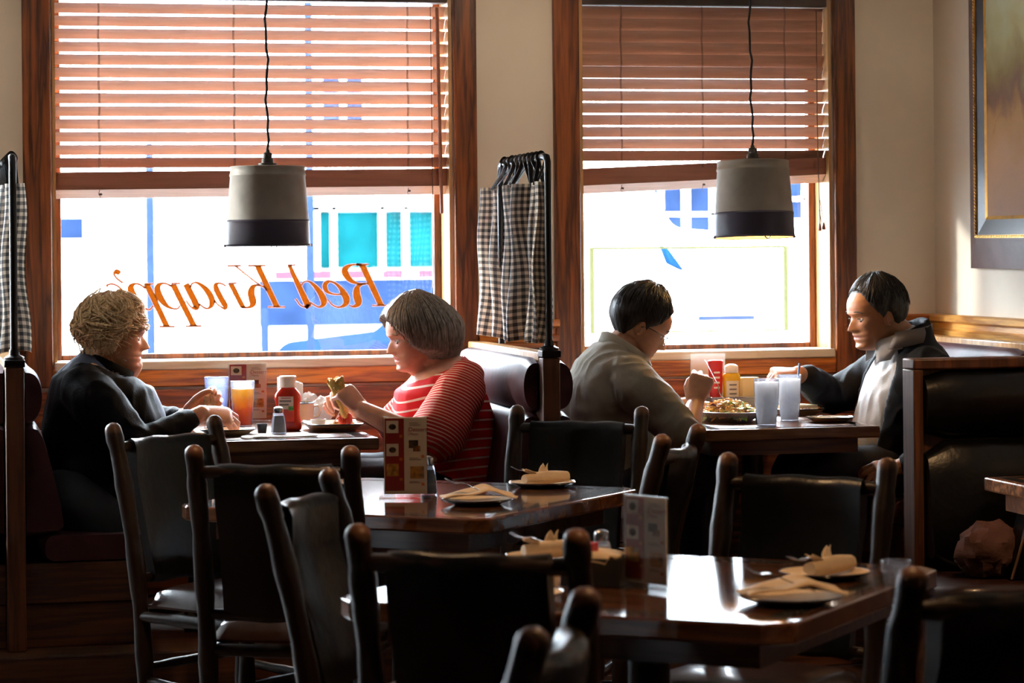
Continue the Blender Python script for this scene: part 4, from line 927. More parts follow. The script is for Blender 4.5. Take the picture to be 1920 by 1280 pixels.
def shaker(label, loc, fill, r=.026, h=.095):
    t = thing('shaker', label, 'shaker', loc)
    def sq(z, s, k=24): return [(s*max(-1, min(1, 1.35*math.cos(2*PI*j/k)))*.93, s*max(-1, min(1, 1.35*math.sin(2*PI*j/k)))*.93, z) for j in range(k)]
    obj('glass_body', G().rings([sq(0, r), sq(.004, r*1.02), sq(h*.5, r*.84), sq(h*.70, r*.70), sq(h*.76, r*.58)], True, False), 'tumbler_clear', t, smooth=30)
    obj('contents', G().rings([sq(.004, r*.90), sq(h*.5, r*.74), sq(h*.66, r*.62)]), fill, t, smooth=30)
    obj('lid', G().lathe([(r*.60, h*.76), (r*.66, h*.765), (r*.66, h*.90), (r*.58, h*.96), (r*.3, h), (.001, h*1.005)], n=24, cap1=False), 'steel', t)
    return t

# ------------------------------------------------------------------ left booth table (top at .825)
ZL = .825
plate('oval enamel plate with dark rim under the hands of the woman in black', (1.10, -.90, ZL), .10, 1.0, h=.024)
tumbler('empty blue plastic tumbler behind the hands of the woman in black', (1.112, -.45, ZL), 'tumbler_blue', .184, .045)
tumbler('tumbler of amber iced tea on the left booth table', (1.208, -.45, ZL), 'tumbler_clear', .167, .0455, 'iced_tea', .84, 3, .62)
menu_stand('dessert menu stand on the left booth table behind the iced tea', (1.262, -.17, ZL), R(-4), .142, .222)
def ketchup_bottle(label, loc):
    t = thing('ketchup_bottle', label, 'ketchup bottle', loc, R(-8))
    n = 40
    def sup(rx, ry, z, p=2.8): return [(rx*math.copysign(abs(math.cos(a))**(2/p), math.cos(a)), ry*math.copysign(abs(math.sin(a))**(2/p), math.sin(a)), z) for a in [2*PI*j/n for j in range(n)]]
    pr = [(.040, .024, 0), (.0465, .029, .004), (.049, .031, .012), (.0485, .031, .03), (.046, .029, .042), (.043, .027, .055), (.0425, .0265, .075), (.043, .027, .095), (.047, .029, .108), (.0485, .030, .118), (.0475, .029, .128), (.042, .027, .138), (.032, .024, .150), (.027, .022, .155), (.026, .022, .16)]
    obj('bottle', G().rings([sup(a, b_, z) for a, b_, z in pr]), 'ketchup_red', t)
    obj('cap', G().lathe([(.028, .157), (.0295, .159), (.0295, .188), (.031, .190), (.031, .195), (.028, .198), (.001, .199)], n=32), 'cap_white', t)
    # label: cream shield at the top, tomato and vine below
    def patch(x0, x1, z0, z1, k=.0008):
        def f(u, v):
            x = x0+(x1-x0)*u; z = z0+(z1-z0)*v
            rx = np.interp(z, [q[2] for q in pr], [q[0] for q in pr]); ry = np.interp(z, [q[2] for q in pr], [q[1] for q in pr])
            return (x, -ry*(max(0, 1-abs(x/rx)**2.8))**(1/2.8)-k, z)
        return G().grid(12, 10, f)
    lb = obj('label', patch(-.034, .020, .080, .125), 'card_pale', t)
    obj('label_text', patch(-.030, .012, .105, .112, .0012), 'ink_grey', lb); obj('label_text', patch(-.031, .003, .092, .099, .0012), 'ink_grey', lb); obj('label_text', patch(-.024, .010, .118, .1205, .0012), 'ink_red', lb)
    obj('tomato_print', patch(-.02, .022, .034, .079, .0005), 'tomato', t)
    obj('vine_print', patch(.002, .018, .074, .090, .0016), 'leaf_green', t)
    return t
ketchup_bottle('large ketchup bottle with white cap on the left booth table', (1.336, -.74, ZL))
# folded paper mat under the shaker
def mat_grid(x0, x1, y0, y1, z, amp, seed):
    return lambda u, v: (x0+(x1-x0)*u+.006*math.sin(5*v+seed), y0+(y1-y0)*v+.006*math.sin(4*u), z+amp*(0.5+.5*math.sin(7*u+seed)*math.cos(5*v)))
o = obj('paper_mat', G().grid(14, 8, mat_grid(1.16, 1.385, -1.10, -.90, ZL+.0015, .003, 1)), 'paper_white', solid=.0022); tag(o, 'folded white paper mat at the near edge of the left booth table', 'paper')
shaker('glass salt shaker with steel lid before the ketchup bottle', (1.272, -.955, ZL+.0065), 'salt', .0275, .094)
ramekin('small dark sauce cup left of the salt shaker', (1.226, -.86, ZL), .020, .036)
def tray_plate(label, loc, rx, ry, rz):
    t = thing('tray_plate', label, 'plate', loc, rz); n = 44
    def sup(k, z, p=3.6): return [(rx*k*math.copysign(abs(math.cos(a))**(2/p), math.cos(a)), ry*k*math.copysign(abs(math.sin(a))**(2/p), math.sin(a)), z) for a in [2*PI*j/n for j in range(n)]]
    obj('tray_well', G().rings([sup(.1, .006), sup(.74, .006), sup(.82, .012), sup(.965, .027)], True, False), 'enamel', t)
    obj('rim', G().rings([sup(.96, .0262), sup(.98, .029), sup(1.0, .0275), sup(.985, .024)], False, False), 'enamel_rim', t)
    obj('underside', G().rings([sup(.5, 0), sup(.72, 0), sup(.985, .0242)], True, False), 'enamel_under', t); return t
tray_plate('rectangular dark rimmed enamel dish before the woman in red', (1.498, -.74, ZL), .105, .15, R(0))
ramekin('small steel grey sauce cup in the rectangular dish', (1.452, -.70, ZL+.0065), .029, .030, 'galvanized')
def fries_pile(label, cx, cy, z, n, rad, mat='fries', name='fries'):
    g = G(); r_ = random.Random(n)
    for k in range(n):
        a = r_.uniform(0, 6.28); d = rad*math.sqrt(r_.random()); s = r_.uniform(.018, .034)
        g.box(-s, s, -.004, .004, -.004, .004)
        m = tr(cx+d*math.cos(a), cy+d*math.sin(a), z+.006+r_.uniform(0, .012)*(1-d/rad)) @ rot('Z', r_.uniform(0, 180)) @ rot('Y', r_.uniform(-14, 14))
        g.xf(m, len(g.v)-8)
    o = obj(name, g, mat); return tag(o, label, 'food', kind='stuff')
fries_pile('golden fries left in the rectangular dish', 1.535, -.72, ZL+.012, 14, .04)
o = fork('white plastic fork standing in the rectangular dish', (1.505, -.70, ZL+.012), R(-30), R(52), length=.10)
o.data.materials.clear(); o.data.materials.append(MATS['cap_white'])
def mug(label, loc):
    t = thing('enamel_mug', label, 'mug', loc)
    obj('mug_body', G().lathe([(.030, 0), (.033, .003), (.035, .072), (.033, .072), (.030, .006)], n=32), 'enamel', t)
    obj('mug_rim', G().lathe([(.0335, .071), (.0360, .072), (.0365, .075), (.034, .0765), (.0325, .074)], n=32, cap0=False, cap1=False), 'enamel_rim', t)
    obj('mug_handle', G().tube(catmull([(.034, 0, .060), (.05, 0, .062), (.058, 0, .045), (.05, 0, .024), (.034, 0, .020)], 5), .0045, 8), 'enamel', t); return t
mug('cream enamel mug with dark rim behind the ketchup bottle', (1.462, -.30, ZL))
def napkin_box(label, loc):
    t = thing('napkin_holder', label, 'napkin holder', loc)
    obj('holder_tray', G().box(-.055, .055, -.045, .045, 0, .03), 'black_plastic', t, bevel=.004)
    for k, (x, h) in enumerate(((-.03, .166), (-.012, .166), (.010, .164), (.030, .150), (.042, .145))):
        obj('napkin', G().box(x-.008, x+.0095, -.038, .038, .01, h), 'paper_white', t, bevel=.003)
    return t
napkin_box('white paper napkins upright in a holder behind the ketchup bottle', (1.415, -.19, ZL))
def crumple(label, loc, r, mat, seed, name='crumpled_napkin', cat='napkin'):
    big = r[0] > .1; g = G().ell((0, 0, 0), (1, 1, 1), 30, 18)
    V = []
    for p in g.v:
        d = Vector(p).normalized(); k = 1+.42*mnoise.ridged_multi_fractal(d*(1.35 if big else 1.7)+Vector((seed, 0, 0)), 1.0, 2.1, 3 if big else 4, 1.0, 2.0)*.45-.30+(.06 if big else .10)*mnoise.noise(d*6+Vector((0, seed, 0)))
        V.append((p[0]*k*r[0], p[1]*k*r[1], max(-r[2]*.8, p[2]*k*r[2])+r[2]*.8))
    g.v = V; o = obj(name, g, mat, smooth=30 if big else 25); o.location = loc; return tag(o, label, cat)
crumple('crumpled white napkin heap beside the cream mug', (1.535, -.26, ZL), (.05, .045, .055), 'paper_white', 3.1)
crumple('small crumpled white napkin against the wall, left booth table', (1.505, -.11, ZL), (.045, .035, .06), 'paper_white', 8.7)
o = obj('paper_scrap', G().grid(10, 8, mat_grid(1.13, 1.22, -1.11, -.99, ZL+.0015, .005, 3)), 'paper_white', solid=.0016); tag(o, 'creased paper scrap at the front edge by the dark rimmed plate', 'paper')

# ------------------------------------------------------------------ right booth table (top at .822)
ZR = .822
def oval_plate(label, loc, rx, ry, h):
    t = thing('salad_plate', label, 'plate', loc); n = 52
    def el(k, z): return [(rx*k*math.cos(2*PI*j/n), ry*k*math.sin(2*PI*j/n), z) for j in range(n)]
    obj('plate_top', G().rings([el(.1, .012), el(.6, .012), el(.72, .020), el(.80, h-.006), el(.99, h)], True, False), 'china', t)
    obj('plate_rim', G().rings([el(.985, h), el(1.0, h-.001), el(.99, h-.004)], False, False), 'china', t)
    obj('underside', G().rings([el(.5, 0), el(.56, 0), el(.60, .004), el(.80, .02), el(.99, h-.0042)], True, False), 'china', t); return t
oval_plate('big white oval plate heaped with salad', (2.995, -.74, ZR), .142, .19, .042)
def salad(label, cx, cy, z, rx, ry):
    g = G(); r_ = random.Random(5); ms = ['lettuce', 'lettuce_pale', 'tortilla_strip', 'cheese', 'red_cabbage']
    for k in range(560):
        a = r_.uniform(0, 6.28); d = math.sqrt(r_.random()); hz = .060*(1-d*d)+.006
        c = Vector((cx+rx*d*math.cos(a), cy+ry*d*math.sin(a), z+hz*r_.uniform(.35, 1.0)))
        mi = r_.choices(range(5), (2.2, 3, 10 if d < .8 else 3, 4, 1.5 if d > .5 else .6))[0]
        m = tr(*c) @ rot('Z', r_.uniform(0, 360)) @ rot('X', r_.uniform(-40, 40)) @ rot('Y', r_.uniform(-35, 35)); s0 = len(g.v)
        if mi in (0, 1, 4):
            s = r_.uniform(.010, .021); b_ = r_.uniform(.003, .009); q = r_.uniform(0, 6)
            g.grid(4, 3, lambda u, v: ((u-.5)*2*s, (v-.5)*1.3*s, b_*math.sin(u*5+q)*math.cos(v*4)), mi)
        else:
            s = r_.uniform(.010, .024); w_ = .0022 if mi == 2 else .0028
            g.tube([(-s, 0, 0), (0, .002, .004), (s, 0, 0)], w_*1.3, 5, False, mi)
        g.xf(m, s0)
    g.mi = g.mi; o = obj('salad', g, ms, smooth=50); return tag(o, label, 'salad', kind='stuff')
salad('mixed salad with lettuce and fried strips on the oval plate', 2.99, -.74, ZR+.016, .112, .15)
tumbler('ice water tumbler near the table edge, left of the pair', (3.05, -1.03, ZR), 'tumbler_clear', .170, .0465, 'ice_water', .93, 0, .45)
tumbler('ice water tumbler with a straw, right of the pair', (3.205, -.83, ZR), 'tumbler_clear', .172, .0450, 'ice_water', .92, 0, .45)
o = obj('drinking_straw', G().tube([(.0, 0, .0), (.022, 0, .205)], .0042, 10, False), 'straw_blue'); o.location = (3.222, -.835, ZR+.010); tag(o, 'pale blue drinking straw in the right hand water tumbler', 'straw')
plate('small rimmed plate with a fork on it, right end of the booth table', (3.328, -.93, ZR), .092, 1.0, h=.020)
o = fork('steel fork lying on the small rimmed plate', (3.375, -.955, ZR+.0135), R(158), 0, length=.13)
plate('dark rimmed plate with a tortilla before the man in the jacket', (3.36, -.47, ZR), .105, 1.25, h=.026)
def wrap(label, loc):
    t = thing('tortilla_wrap', label, 'food', loc, R(-12))
    L = []
    for i in range(13):
        u = i/12; s = .85+.3*math.sin(PI*u)
        L.append([((u-.5)*.155, .030*s*math.cos(a), .017+.016*s*math.sin(a)*(1+.1*math.cos(3*a))) for a in [2*PI*j/18 for j in range(18)]])
    obj('tortilla', G().rings(L), 'tortilla', t)
    g = G(); r_ = random.Random(9)
    for k in range(26): g.ell((r_.uniform(-.03, .07), -.038+r_.uniform(-.012, .012), .008+r_.uniform(0, .010)), (r_.uniform(.006, .010),)*2+(.006,), 8, 6)
    obj('filling', g, 'ground_meat', t)['kind'] = 'stuff'
    return t
wrap('folded tortilla with minced meat on the dark rimmed plate', (3.355, -.48, ZR+.007))
o = obj('carrot_piece', G().ell((0, 0, .009), (.016, .010, .010), 14, 8), 'carrot'); o.location = (3.43, -.50, ZR+.012); tag(o, 'orange carrot piece beside the tortilla', 'food')
ramekin('small black sauce cup between salad plate and water tumbler', (3.075, -.87, ZR), .019, .036)
def condiment_caddy():
    t = thing('condiment_caddy', 'low steel condiment caddy against the wall', 'caddy', (3.185, -.20, ZR))
    g = G(); a, b_, h = .105, .055, .058
    g.box(-a, a, -b_, -b_+.002, 0, h).box(-a, a, b_-.002, b_, 0, h).box(-a, -a+.002, -b_+.002, b_-.002, 0, h).box(a-.002, a, -b_+.002, b_-.002, 0, h).box(-a+.002, a-.002, -b_+.002, b_-.002, 0, .003)
    obj('caddy_box', g, 'brushed_steel', t, bevel=.0008)
    obj('caddy_rim', G().tube([(-a, -b_, h), (a, -b_, h), (a, b_, h), (-a, b_, h), (-a, -b_, h)], .003, 6), 'steel', t)
condiment_caddy()
def squeeze(label, loc, prof, body, cap, lab, name, n=32, sq=.62, labz=None):
    t = thing(name, label, 'bottle', loc)
    obj('bottle', G().lathe([(r, z) for r, z in prof], n=n, sy=sq), body, t)
    if cap: obj('cap', G().lathe(cap, n=24, sy=.8), 'cap_white', t)
    if labz:
        rr = lambda z: np.interp(z, [p[1] for p in prof], [p[0] for p in prof])
        def f(u, v): z = labz[0]+(labz[1]-labz[0])*v; r = rr(z); x = (u-.5)*2*r*.72; return (x, -sq*math.sqrt(max(0, r*r-x*x))-.0008, z)
        o = obj('label', G().grid(12, 8, f), lab, t)
        for k, v in enumerate((.82, .62, .42, .22)):
            def f2(u, w_, v=v): p = f(.2+.6*u, v-.035+.07*w_); return (p[0], p[1]-.0006, p[2])
            obj('label_text', G().grid(8, 2, f2), 'ink_grey' if lab != 'squeeze_red' else 'cap_white', o)
    return t
squeeze('red upside down squeeze bottle in the condiment caddy', (3.113, -.20, ZR+.004), [(.018, 0), (.020, .002), (.020, .04), (.0225, .05), (.026, .075), (.0275, .11), (.0285, .15), (.031, .19), (.031, .197), (.027, .200), (.001, .2005)], 'squeeze_red', None, 'squeeze_red', 'squeeze_bottle', labz=(.07, .17))
squeeze('yellow mustard bottle with a printed label in the condiment caddy', (3.178, -.20, ZR+.004), [(.030, 0), (.034, .003), (.0345, .05), (.035, .10), (.037, .125), (.036, .137), (.029, .148), (.027, .150)], 'mustard_yellow', [(.027, .149), (.028, .150), (.028, .172), (.026, .176), (.015, .183), (.001, .184)], 'card_pale', 'mustard_bottle', labz=(.03, .118))
o = obj('sugar_packets', G().box(-.035, .035, -.022, .022, 0, .13), 'packet_cream', bevel=.003); o.location = (3.252, -.20, ZR+.004); tag(o, 'cream block of packets at the right end of the condiment caddy', 'packets')
def white_card():
    t = thing('card_holder', 'plain white card in a clear holder behind the squeeze bottles', 'menu stand', (3.118, -.08, ZR))
    obj('holder_base', G().box(-.075, .075, -.025, .025, 0, .005), 'acrylic', t); obj('card', G().box(-.072, .072, -.001, .001, .008, .225), 'paper_white', t)
white_card()
plate('small white side plate behind the salad, next to the caddy', (2.99, -.36, ZR), .075, 1.0, h=.018, mats=('china', 'china', 'china'))
crumple('red and white crumpled wrapper on the small white side plate', (2.995, -.36, ZR+.007), (.045, .04, .022), 'paper_white', 5.2, 'paper_wrapper', 'paper')

# ------------------------------------------------------------------ middle and front square tables (top at .76)
ZM = .7607
SET = 'place settings on the square tables'
def napkin_fold(label, loc, rz, group=None):
    g = G().grid(22, 12, lambda u, v: ((u-.5)*.205+.006*math.sin(5*v), (v-.5)*.085+.012*math.sin(3*u), .004+.020*math.exp(-((u-.62)/.16)**2)*(.35+.65*v)+.011*math.sin(PI*u)+.003*math.sin(11*u+4*v)+.003*math.sin(8*v)))
    o = obj('folded_napkin', g, 'napkin_tan', solid=.003, smooth=60); o.location = loc; o.rotation_euler = (0, 0, rz); return tag(o, label, 'napkin', group)
def place(lab, c, fa, ra, r=.102, ftilt=12, fo=(-.085, .0), n=SET, fold=False):
    x, y = c
    plate('dark rimmed plate, ' + lab, (x, y, ZM), r, h=.016, group='plates on the square tables', mats=('napkin_tan', 'enamel_rim', 'enamel_rim'))
    if fold: napkin_fold('flat folded tan napkin over the plate, ' + lab, (x+.005, y, ZM+.0165), ra, group='napkins on the square tables')
    else: napkin_roll('rolled tan napkin on the plate, ' + lab, (x+.012, y, ZM+.0085), ra, group='napkin rolls on the square tables')
    fork('steel fork poking from the napkin, ' + lab, (x+.05*math.cos(fa+PI), y+.05*math.sin(fa+PI), ZM+.022), fa, R(ftilt), group='forks on the square tables', length=.15)
menu_stand('dessert menu stand in the middle of the middle table', (1.394, -2.75, ZM), R(-12), .123, .235)
shaker('dark pepper shaker beside the dessert menu on the middle table', (1.478, -2.665, ZM), 'pepper', .024, .112)
place('near corner of the middle table', (1.553, -2.99), R(160), R(-8), ftilt=16, fold=True)
place('right corner of the middle table', (1.852, -2.52), R(185), R(20))
place('far left side of the middle table', (1.235, -2.33), R(100), R(60))
menu_stand('dessert menu stand turned sideways on the front table', (1.508, -4.90, ZM), R(-62), .125, .195)
def front_caddy():
    t = thing('table_caddy', 'black caddy of packets beside the turned dessert menu', 'caddy', (1.425, -4.80, ZM), R(-30))
    g = G(); a, b_, h = .065, .05, .06
    g.box(-a, a, -b_, -b_+.004, 0, h).box(-a, a, b_-.004, b_, 0, h).box(-a, -a+.004, -b_+.004, b_-.004, 0, h).box(a-.004, a, -b_+.004, b_-.004, 0, h).box(-a+.004, a-.004, -b_+.004, b_-.004, 0, .004)
    obj('caddy_box', g, 'black_plastic', t, bevel=.002)
    o = obj('napkin_stack', G().grid(10, 8, lambda u, v: ((u-.5)*.115+.004*math.sin(6*v), -.045+.085*v-.02*max(0, .25-v), .062+.012*math.sin(PI*u)*(.6+.4*math.cos(5*v))-.12*max(0, .18-v)*(abs(u-.6) < .3))), 'napkin_tan', t, solid=.005)
    for k in range(5): obj('sweetener_packet', G().box(-.028+.006*k, -.0245+.006*k, -.02, .025, .015, .088-.002*(k % 2)), 'packet_red', t)
    return t
front_caddy()
shaker('larger glass shaker behind the black caddy on the front table', (1.475, -4.66, ZM), 'salt', .025, .10)
shaker('glass shaker half hidden by the turned dessert menu', (1.545, -4.70, ZM), 'pepper', .024, .098)
place('near corner of the front table', (1.725, -5.20), R(165), R(-6), .105, 16, fold=True)
place('right corner of the front table', (1.925, -4.84), R(200), R(35), .10, 8)
place('left corner of the front table', (1.205, -4.985), R(120), R(60))
place('far corner of the front table', (1.43, -4.36), R(150), R(10))
tumbler('clear low glass at the right corner of the front table', (2.025, -5.00, ZM), 'tumbler_clear', .052, .032)

# ------------------------------------------------------------------ things on the black bench at right
crumple('crumpled mauve brown cloth bundle on the black bench', (3.402, -2.24, .402), (.125, .085, .105), 'mauve_cloth', 6.4, 'cloth_bundle', 'cloth')
def tote():
    t = thing('tote_bag', 'black bag with a light brown edge beside the mauve bundle', 'bag', (3.62, -2.30, .402))
    out = [(-.19, 0), (.17, 0), (.20, .30), (-.10, .30)]
    obj('bag_body', G().prism([(x, z) for x, z in out], 'y', -.05, .05), 'leather_black', t, bevel=.012, seg=3)
    obj('edge_piping', G().tube([(-.19, -.052, .005), (-.145, -.056, .15), (-.10, -.052, .298)], .005, 8), 'tan_edge', t)
    obj('handle', G().tube(catmull([(-.03, 0, .295), (-.02, 0, .40), (.05, 0, .44), (.12, 0, .40), (.13, 0, .295)], 5), .008, 8), 'leather_black', t)
tote()
# ------------------------------------------------------------------ people: materials
def skin(name, col, sub=0.25):
    m = plain(name, col, 0.5, var=0.10, scale=35, bump=0.08, bscale=220, spec=0.4, sub=sub); return m
skin('skin_fair', (0.66, 0.32, 0.19)); skin('skin_rosy', (0.62, 0.33, 0.24)); skin('skin_tan', (0.42, 0.205, 0.115)); skin('skin_olive', (0.38, 0.17, 0.085))
plain('lips_rose', (0.42, 0.13, 0.11), 0.4, var=0.05); plain('lips_brown', (0.34, 0.13, 0.09), 0.4, var=0.05)
plain('stubble', (0.27, 0.135, 0.08), 0.6, var=0.25, scale=300, bump=0.2, bscale=500)
plain('eye_white', (0.75, 0.70, 0.66), 0.15, var=0.02); plain('iris_dark', (0.05, 0.03, 0.02), 0.1); plain('brow_dark', (0.02, 0.014, 0.010), 0.8); plain('brow_fair', (0.26, 0.16, 0.09), 0.8)
def hair(name, c0, c1, rough=.5):
    m, n, l, b = _mat(name); tc = N(n, 'ShaderNodeTexCoord'); mp = N(n, 'ShaderNodeMapping'); mp.inputs['Scale'].default_value = (1, 1, .22); l.new(tc.outputs['Object'], mp.inputs[0])
    nz = N(n, 'ShaderNodeTexNoise', Scale=130.0, Detail=4.0); l.new(mp.outputs[0], nz.inputs['Vector']); rp = ramp(n, [(.3, c0), (.7, c1)]); l.new(nz.outputs['Fac'], rp.inputs[0]); l.new(rp.outputs[0], b.inputs['Base Color'])
    b.inputs['Roughness'].default_value = rough; bp = N(n, 'ShaderNodeBump', Strength=.5, Distance=.004); l.new(nz.outputs['Fac'], bp.inputs['Height']); l.new(bp.outputs[0], b.inputs['Normal'])
    b.inputs['Sheen Weight'].default_value = .05; b.inputs['Specular IOR Level'].default_value = .22
hair('hair_blond', (.46, .30, .14), (.92, .74, .48)); hair('hair_grey', (.11, .088, .075), (.33, .29, .255), .4); hair('hair_black', (.008, .007, .007), (.035, .03, .03), .4); hair('hair_salt', (.005, .005, .005), (.05, .048, .05), .5)
plain('jacket_black', (0.006, 0.006, 0.008), 0.75, var=0.2, bump=0.15, bscale=150, sheen=0.0, spec=0.12)
plain('shirt_navy', (0.045, 0.06, 0.11), 0.75, var=0.15, bump=0.1, bscale=160, sheen=0.1)
plain('shirt_taupe', (0.29, 0.26, 0.21), 0.8, var=0.12, bump=0.12, bscale=170, sheen=0.08, spec=0.3)
plain('shirt_grey', (0.34, 0.33, 0.33), 0.75, var=0.10, bump=0.12, bscale=170, sheen=0.2)
plain('jacket_lining', (0.14, 0.12, 0.115), 0.8, var=0.1)
plain('trousers_dark', (0.007, 0.008, 0.014), 0.8, var=0.2, bump=0.1, bscale=160)
plain('shoe_black', (0.012, 0.012, 0.012), 0.4)
plain('gold', (0.8, 0.55, 0.2), 0.2, metal=1.0)
def striped(name, period, duty, base, line):
    m, n, l, b = _mat(name); at = N(n, 'ShaderNodeAttribute'); at.attribute_name = 'stripe'
    d = N(n, 'ShaderNodeMath', operation='DIVIDE'); l.new(at.outputs['Fac'], d.inputs[0]); d.inputs[1].default_value = period
    f = N(n, 'ShaderNodeMath', operation='FRACT'); l.new(d.outputs[0], f.inputs[0])
    g_ = N(n, 'ShaderNodeMath', operation='GREATER_THAN'); l.new(f.outputs[0], g_.inputs[0]); g_.inputs[1].default_value = 1-duty
    mx = ramp(n, [(0, base), (1, line)]); l.new(g_.outputs[0], mx.inputs[0]); l.new(mx.outputs[0], b.inputs['Base Color']); b.inputs['Roughness'].default_value = .85; b.inputs['Specular IOR Level'].default_value = .15
striped('red_wide_stripe', .034, .20, (0.52, 0.009, 0.012), (0.80, 0.62, 0.52)); striped('red_fine_stripe', .0125, .34, (0.42, 0.014, 0.012), (0.72, 0.45, 0.32))

# ------------------------------------------------------------------ people: modelling tools
def remesh(g, voxel, it=4, fac=.5):
    me = bpy.data.meshes.new('tmp'); me.from_pydata(g.v, [], g.f); me.update()
    bm = bmesh.new(); bm.from_mesh(me); bmesh.ops.recalc_face_normals(bm, faces=bm.faces); bm.to_mesh(me); bm.free()
    o = bpy.data.objects.new('tmp', me); COL.objects.link(o)
    r = o.modifiers.new('r', 'REMESH'); r.mode = 'VOXEL'; r.voxel_size = voxel; r.use_smooth_shade = True
    if it: s = o.modifiers.new('s', 'SMOOTH'); s.iterations = it; s.factor = fac
    bpy.context.view_layer.update(); dg = bpy.context.evaluated_depsgraph_get()
    out = bpy.data.meshes.new_from_object(o.evaluated_get(dg)); bpy.data.objects.remove(o); bpy.data.meshes.remove(me)
    return out
def cos_of(me): a = np.zeros(len(me.vertices)*3); me.vertices.foreach_get('co', a); return a.reshape(-1, 3)
def nrm_of(me): a = np.zeros(len(me.vertices)*3); me.vertices.foreach_get('normal', a); return a.reshape(-1, 3)
def wrinkle(me, amp, scale, seed, stretch=(1, 1, 1), ridge=True):
    co, no = cos_of(me), nrm_of(me); d = np.zeros(len(co)); off = Vector((seed*3.1, seed*1.7, seed))
    for i, c in enumerate(co):
        p = Vector((c[0]*stretch[0], c[1]*stretch[1], c[2]*stretch[2]))*scale+off
        v = mnoise.noise(p+Vector((0, 0, .6*mnoise.noise(p*.6))))
        d[i] = (1-2*abs(v))*.6 if ridge else v
    co += no*(amp*d)[:, None]; me.vertices.foreach_set('co', co.ravel()); me.update()
def link(name, me, mat, parent=None, smooth=True):
    o = bpy.data.objects.new(name, me); COL.objects.link(o)
    for m in (mat if isinstance(mat, (list, tuple)) else [mat]): me.materials.append(MATS[m])
    if smooth: me.polygons.foreach_set('use_smooth', [True]*len(me.polygons))
    if parent is not None: o.parent = parent
    return o
def spine_loft(g, rings, n=36, p=2.3, shrink=0.0, arc=None, thick=.014, frontflat=1.0):
    """rings: (x, y, z, half depth, half width); sections lie across the spine, which runs in an xz plane.
    arc = (a0, a1) in degrees from the +x side makes an open garment shell of that thickness"""
    L = []
    P = [Vector(r[:3]) for r in rings]
    for i, r in enumerate(rings):
        t = (P[min(len(P)-1, i+1)]-P[max(0, i-1)]).normalized(); dx = Vector((t.z, 0, -t.x)).normalized(); dy = Vector((0, 1, 0))
        a, b = r[3]-shrink, r[4]-shrink
        def pt(ang, k=0.0): 
            c, s = math.cos(ang), math.sin(ang); return tuple(P[i]+dx*((a-k)*math.copysign(abs(c)**(2/p), c))+dy*((b-k)*math.copysign(abs(s)**(2/p), s)))
        if arc: 
            A = [R(arc[0][i] if hasattr(arc[0], '__len__') else arc[0])+(R(arc[1][i] if hasattr(arc[1], '__len__') else arc[1])-R(arc[0][i] if hasattr(arc[0], '__len__') else arc[0]))*j/n for j in range(n+1)]
            L.append([pt(q) for q in A]+[pt(q, thick) for q in reversed(A)])
        else: L.append([pt(2*PI*j/n) for j in range(n)])
    return g.rings(L)
HF = [(0, .20), (.03, .31), (.08, .365), (.14, .345), (.19, .372), (.22, .358), (.255, .383), (.30, .362), (.36, .368), (.45, .368), (.50, .352), (.56, .398), (.65, .402), (.75, .375), (.85, .285), (.93, .15), (.98, .02), (1, -.07)]
HB = [(0, .10), (.06, .0), (.12, -.10), (.2, -.20), (.3, -.31), (.4, -.38), (.5, -.42), (.6, -.435), (.7, -.425), (.8, -.375), (.9, -.275), (.97, -.15), (1, -.09)]
HW = [(0, .07), (.04, .13), (.1, .185), (.2, .245), (.3, .275), (.4, .295), (.5, .31), (.6, .322), (.7, .318), (.8, .285), (.9, .205), (.97, .10), (1, .015)]
def tab(T, t): return np.interp(t, [q[0] for q in T], [q[1] for q in T])
def gauss(d, s): return math.exp(-(d/s)**2)
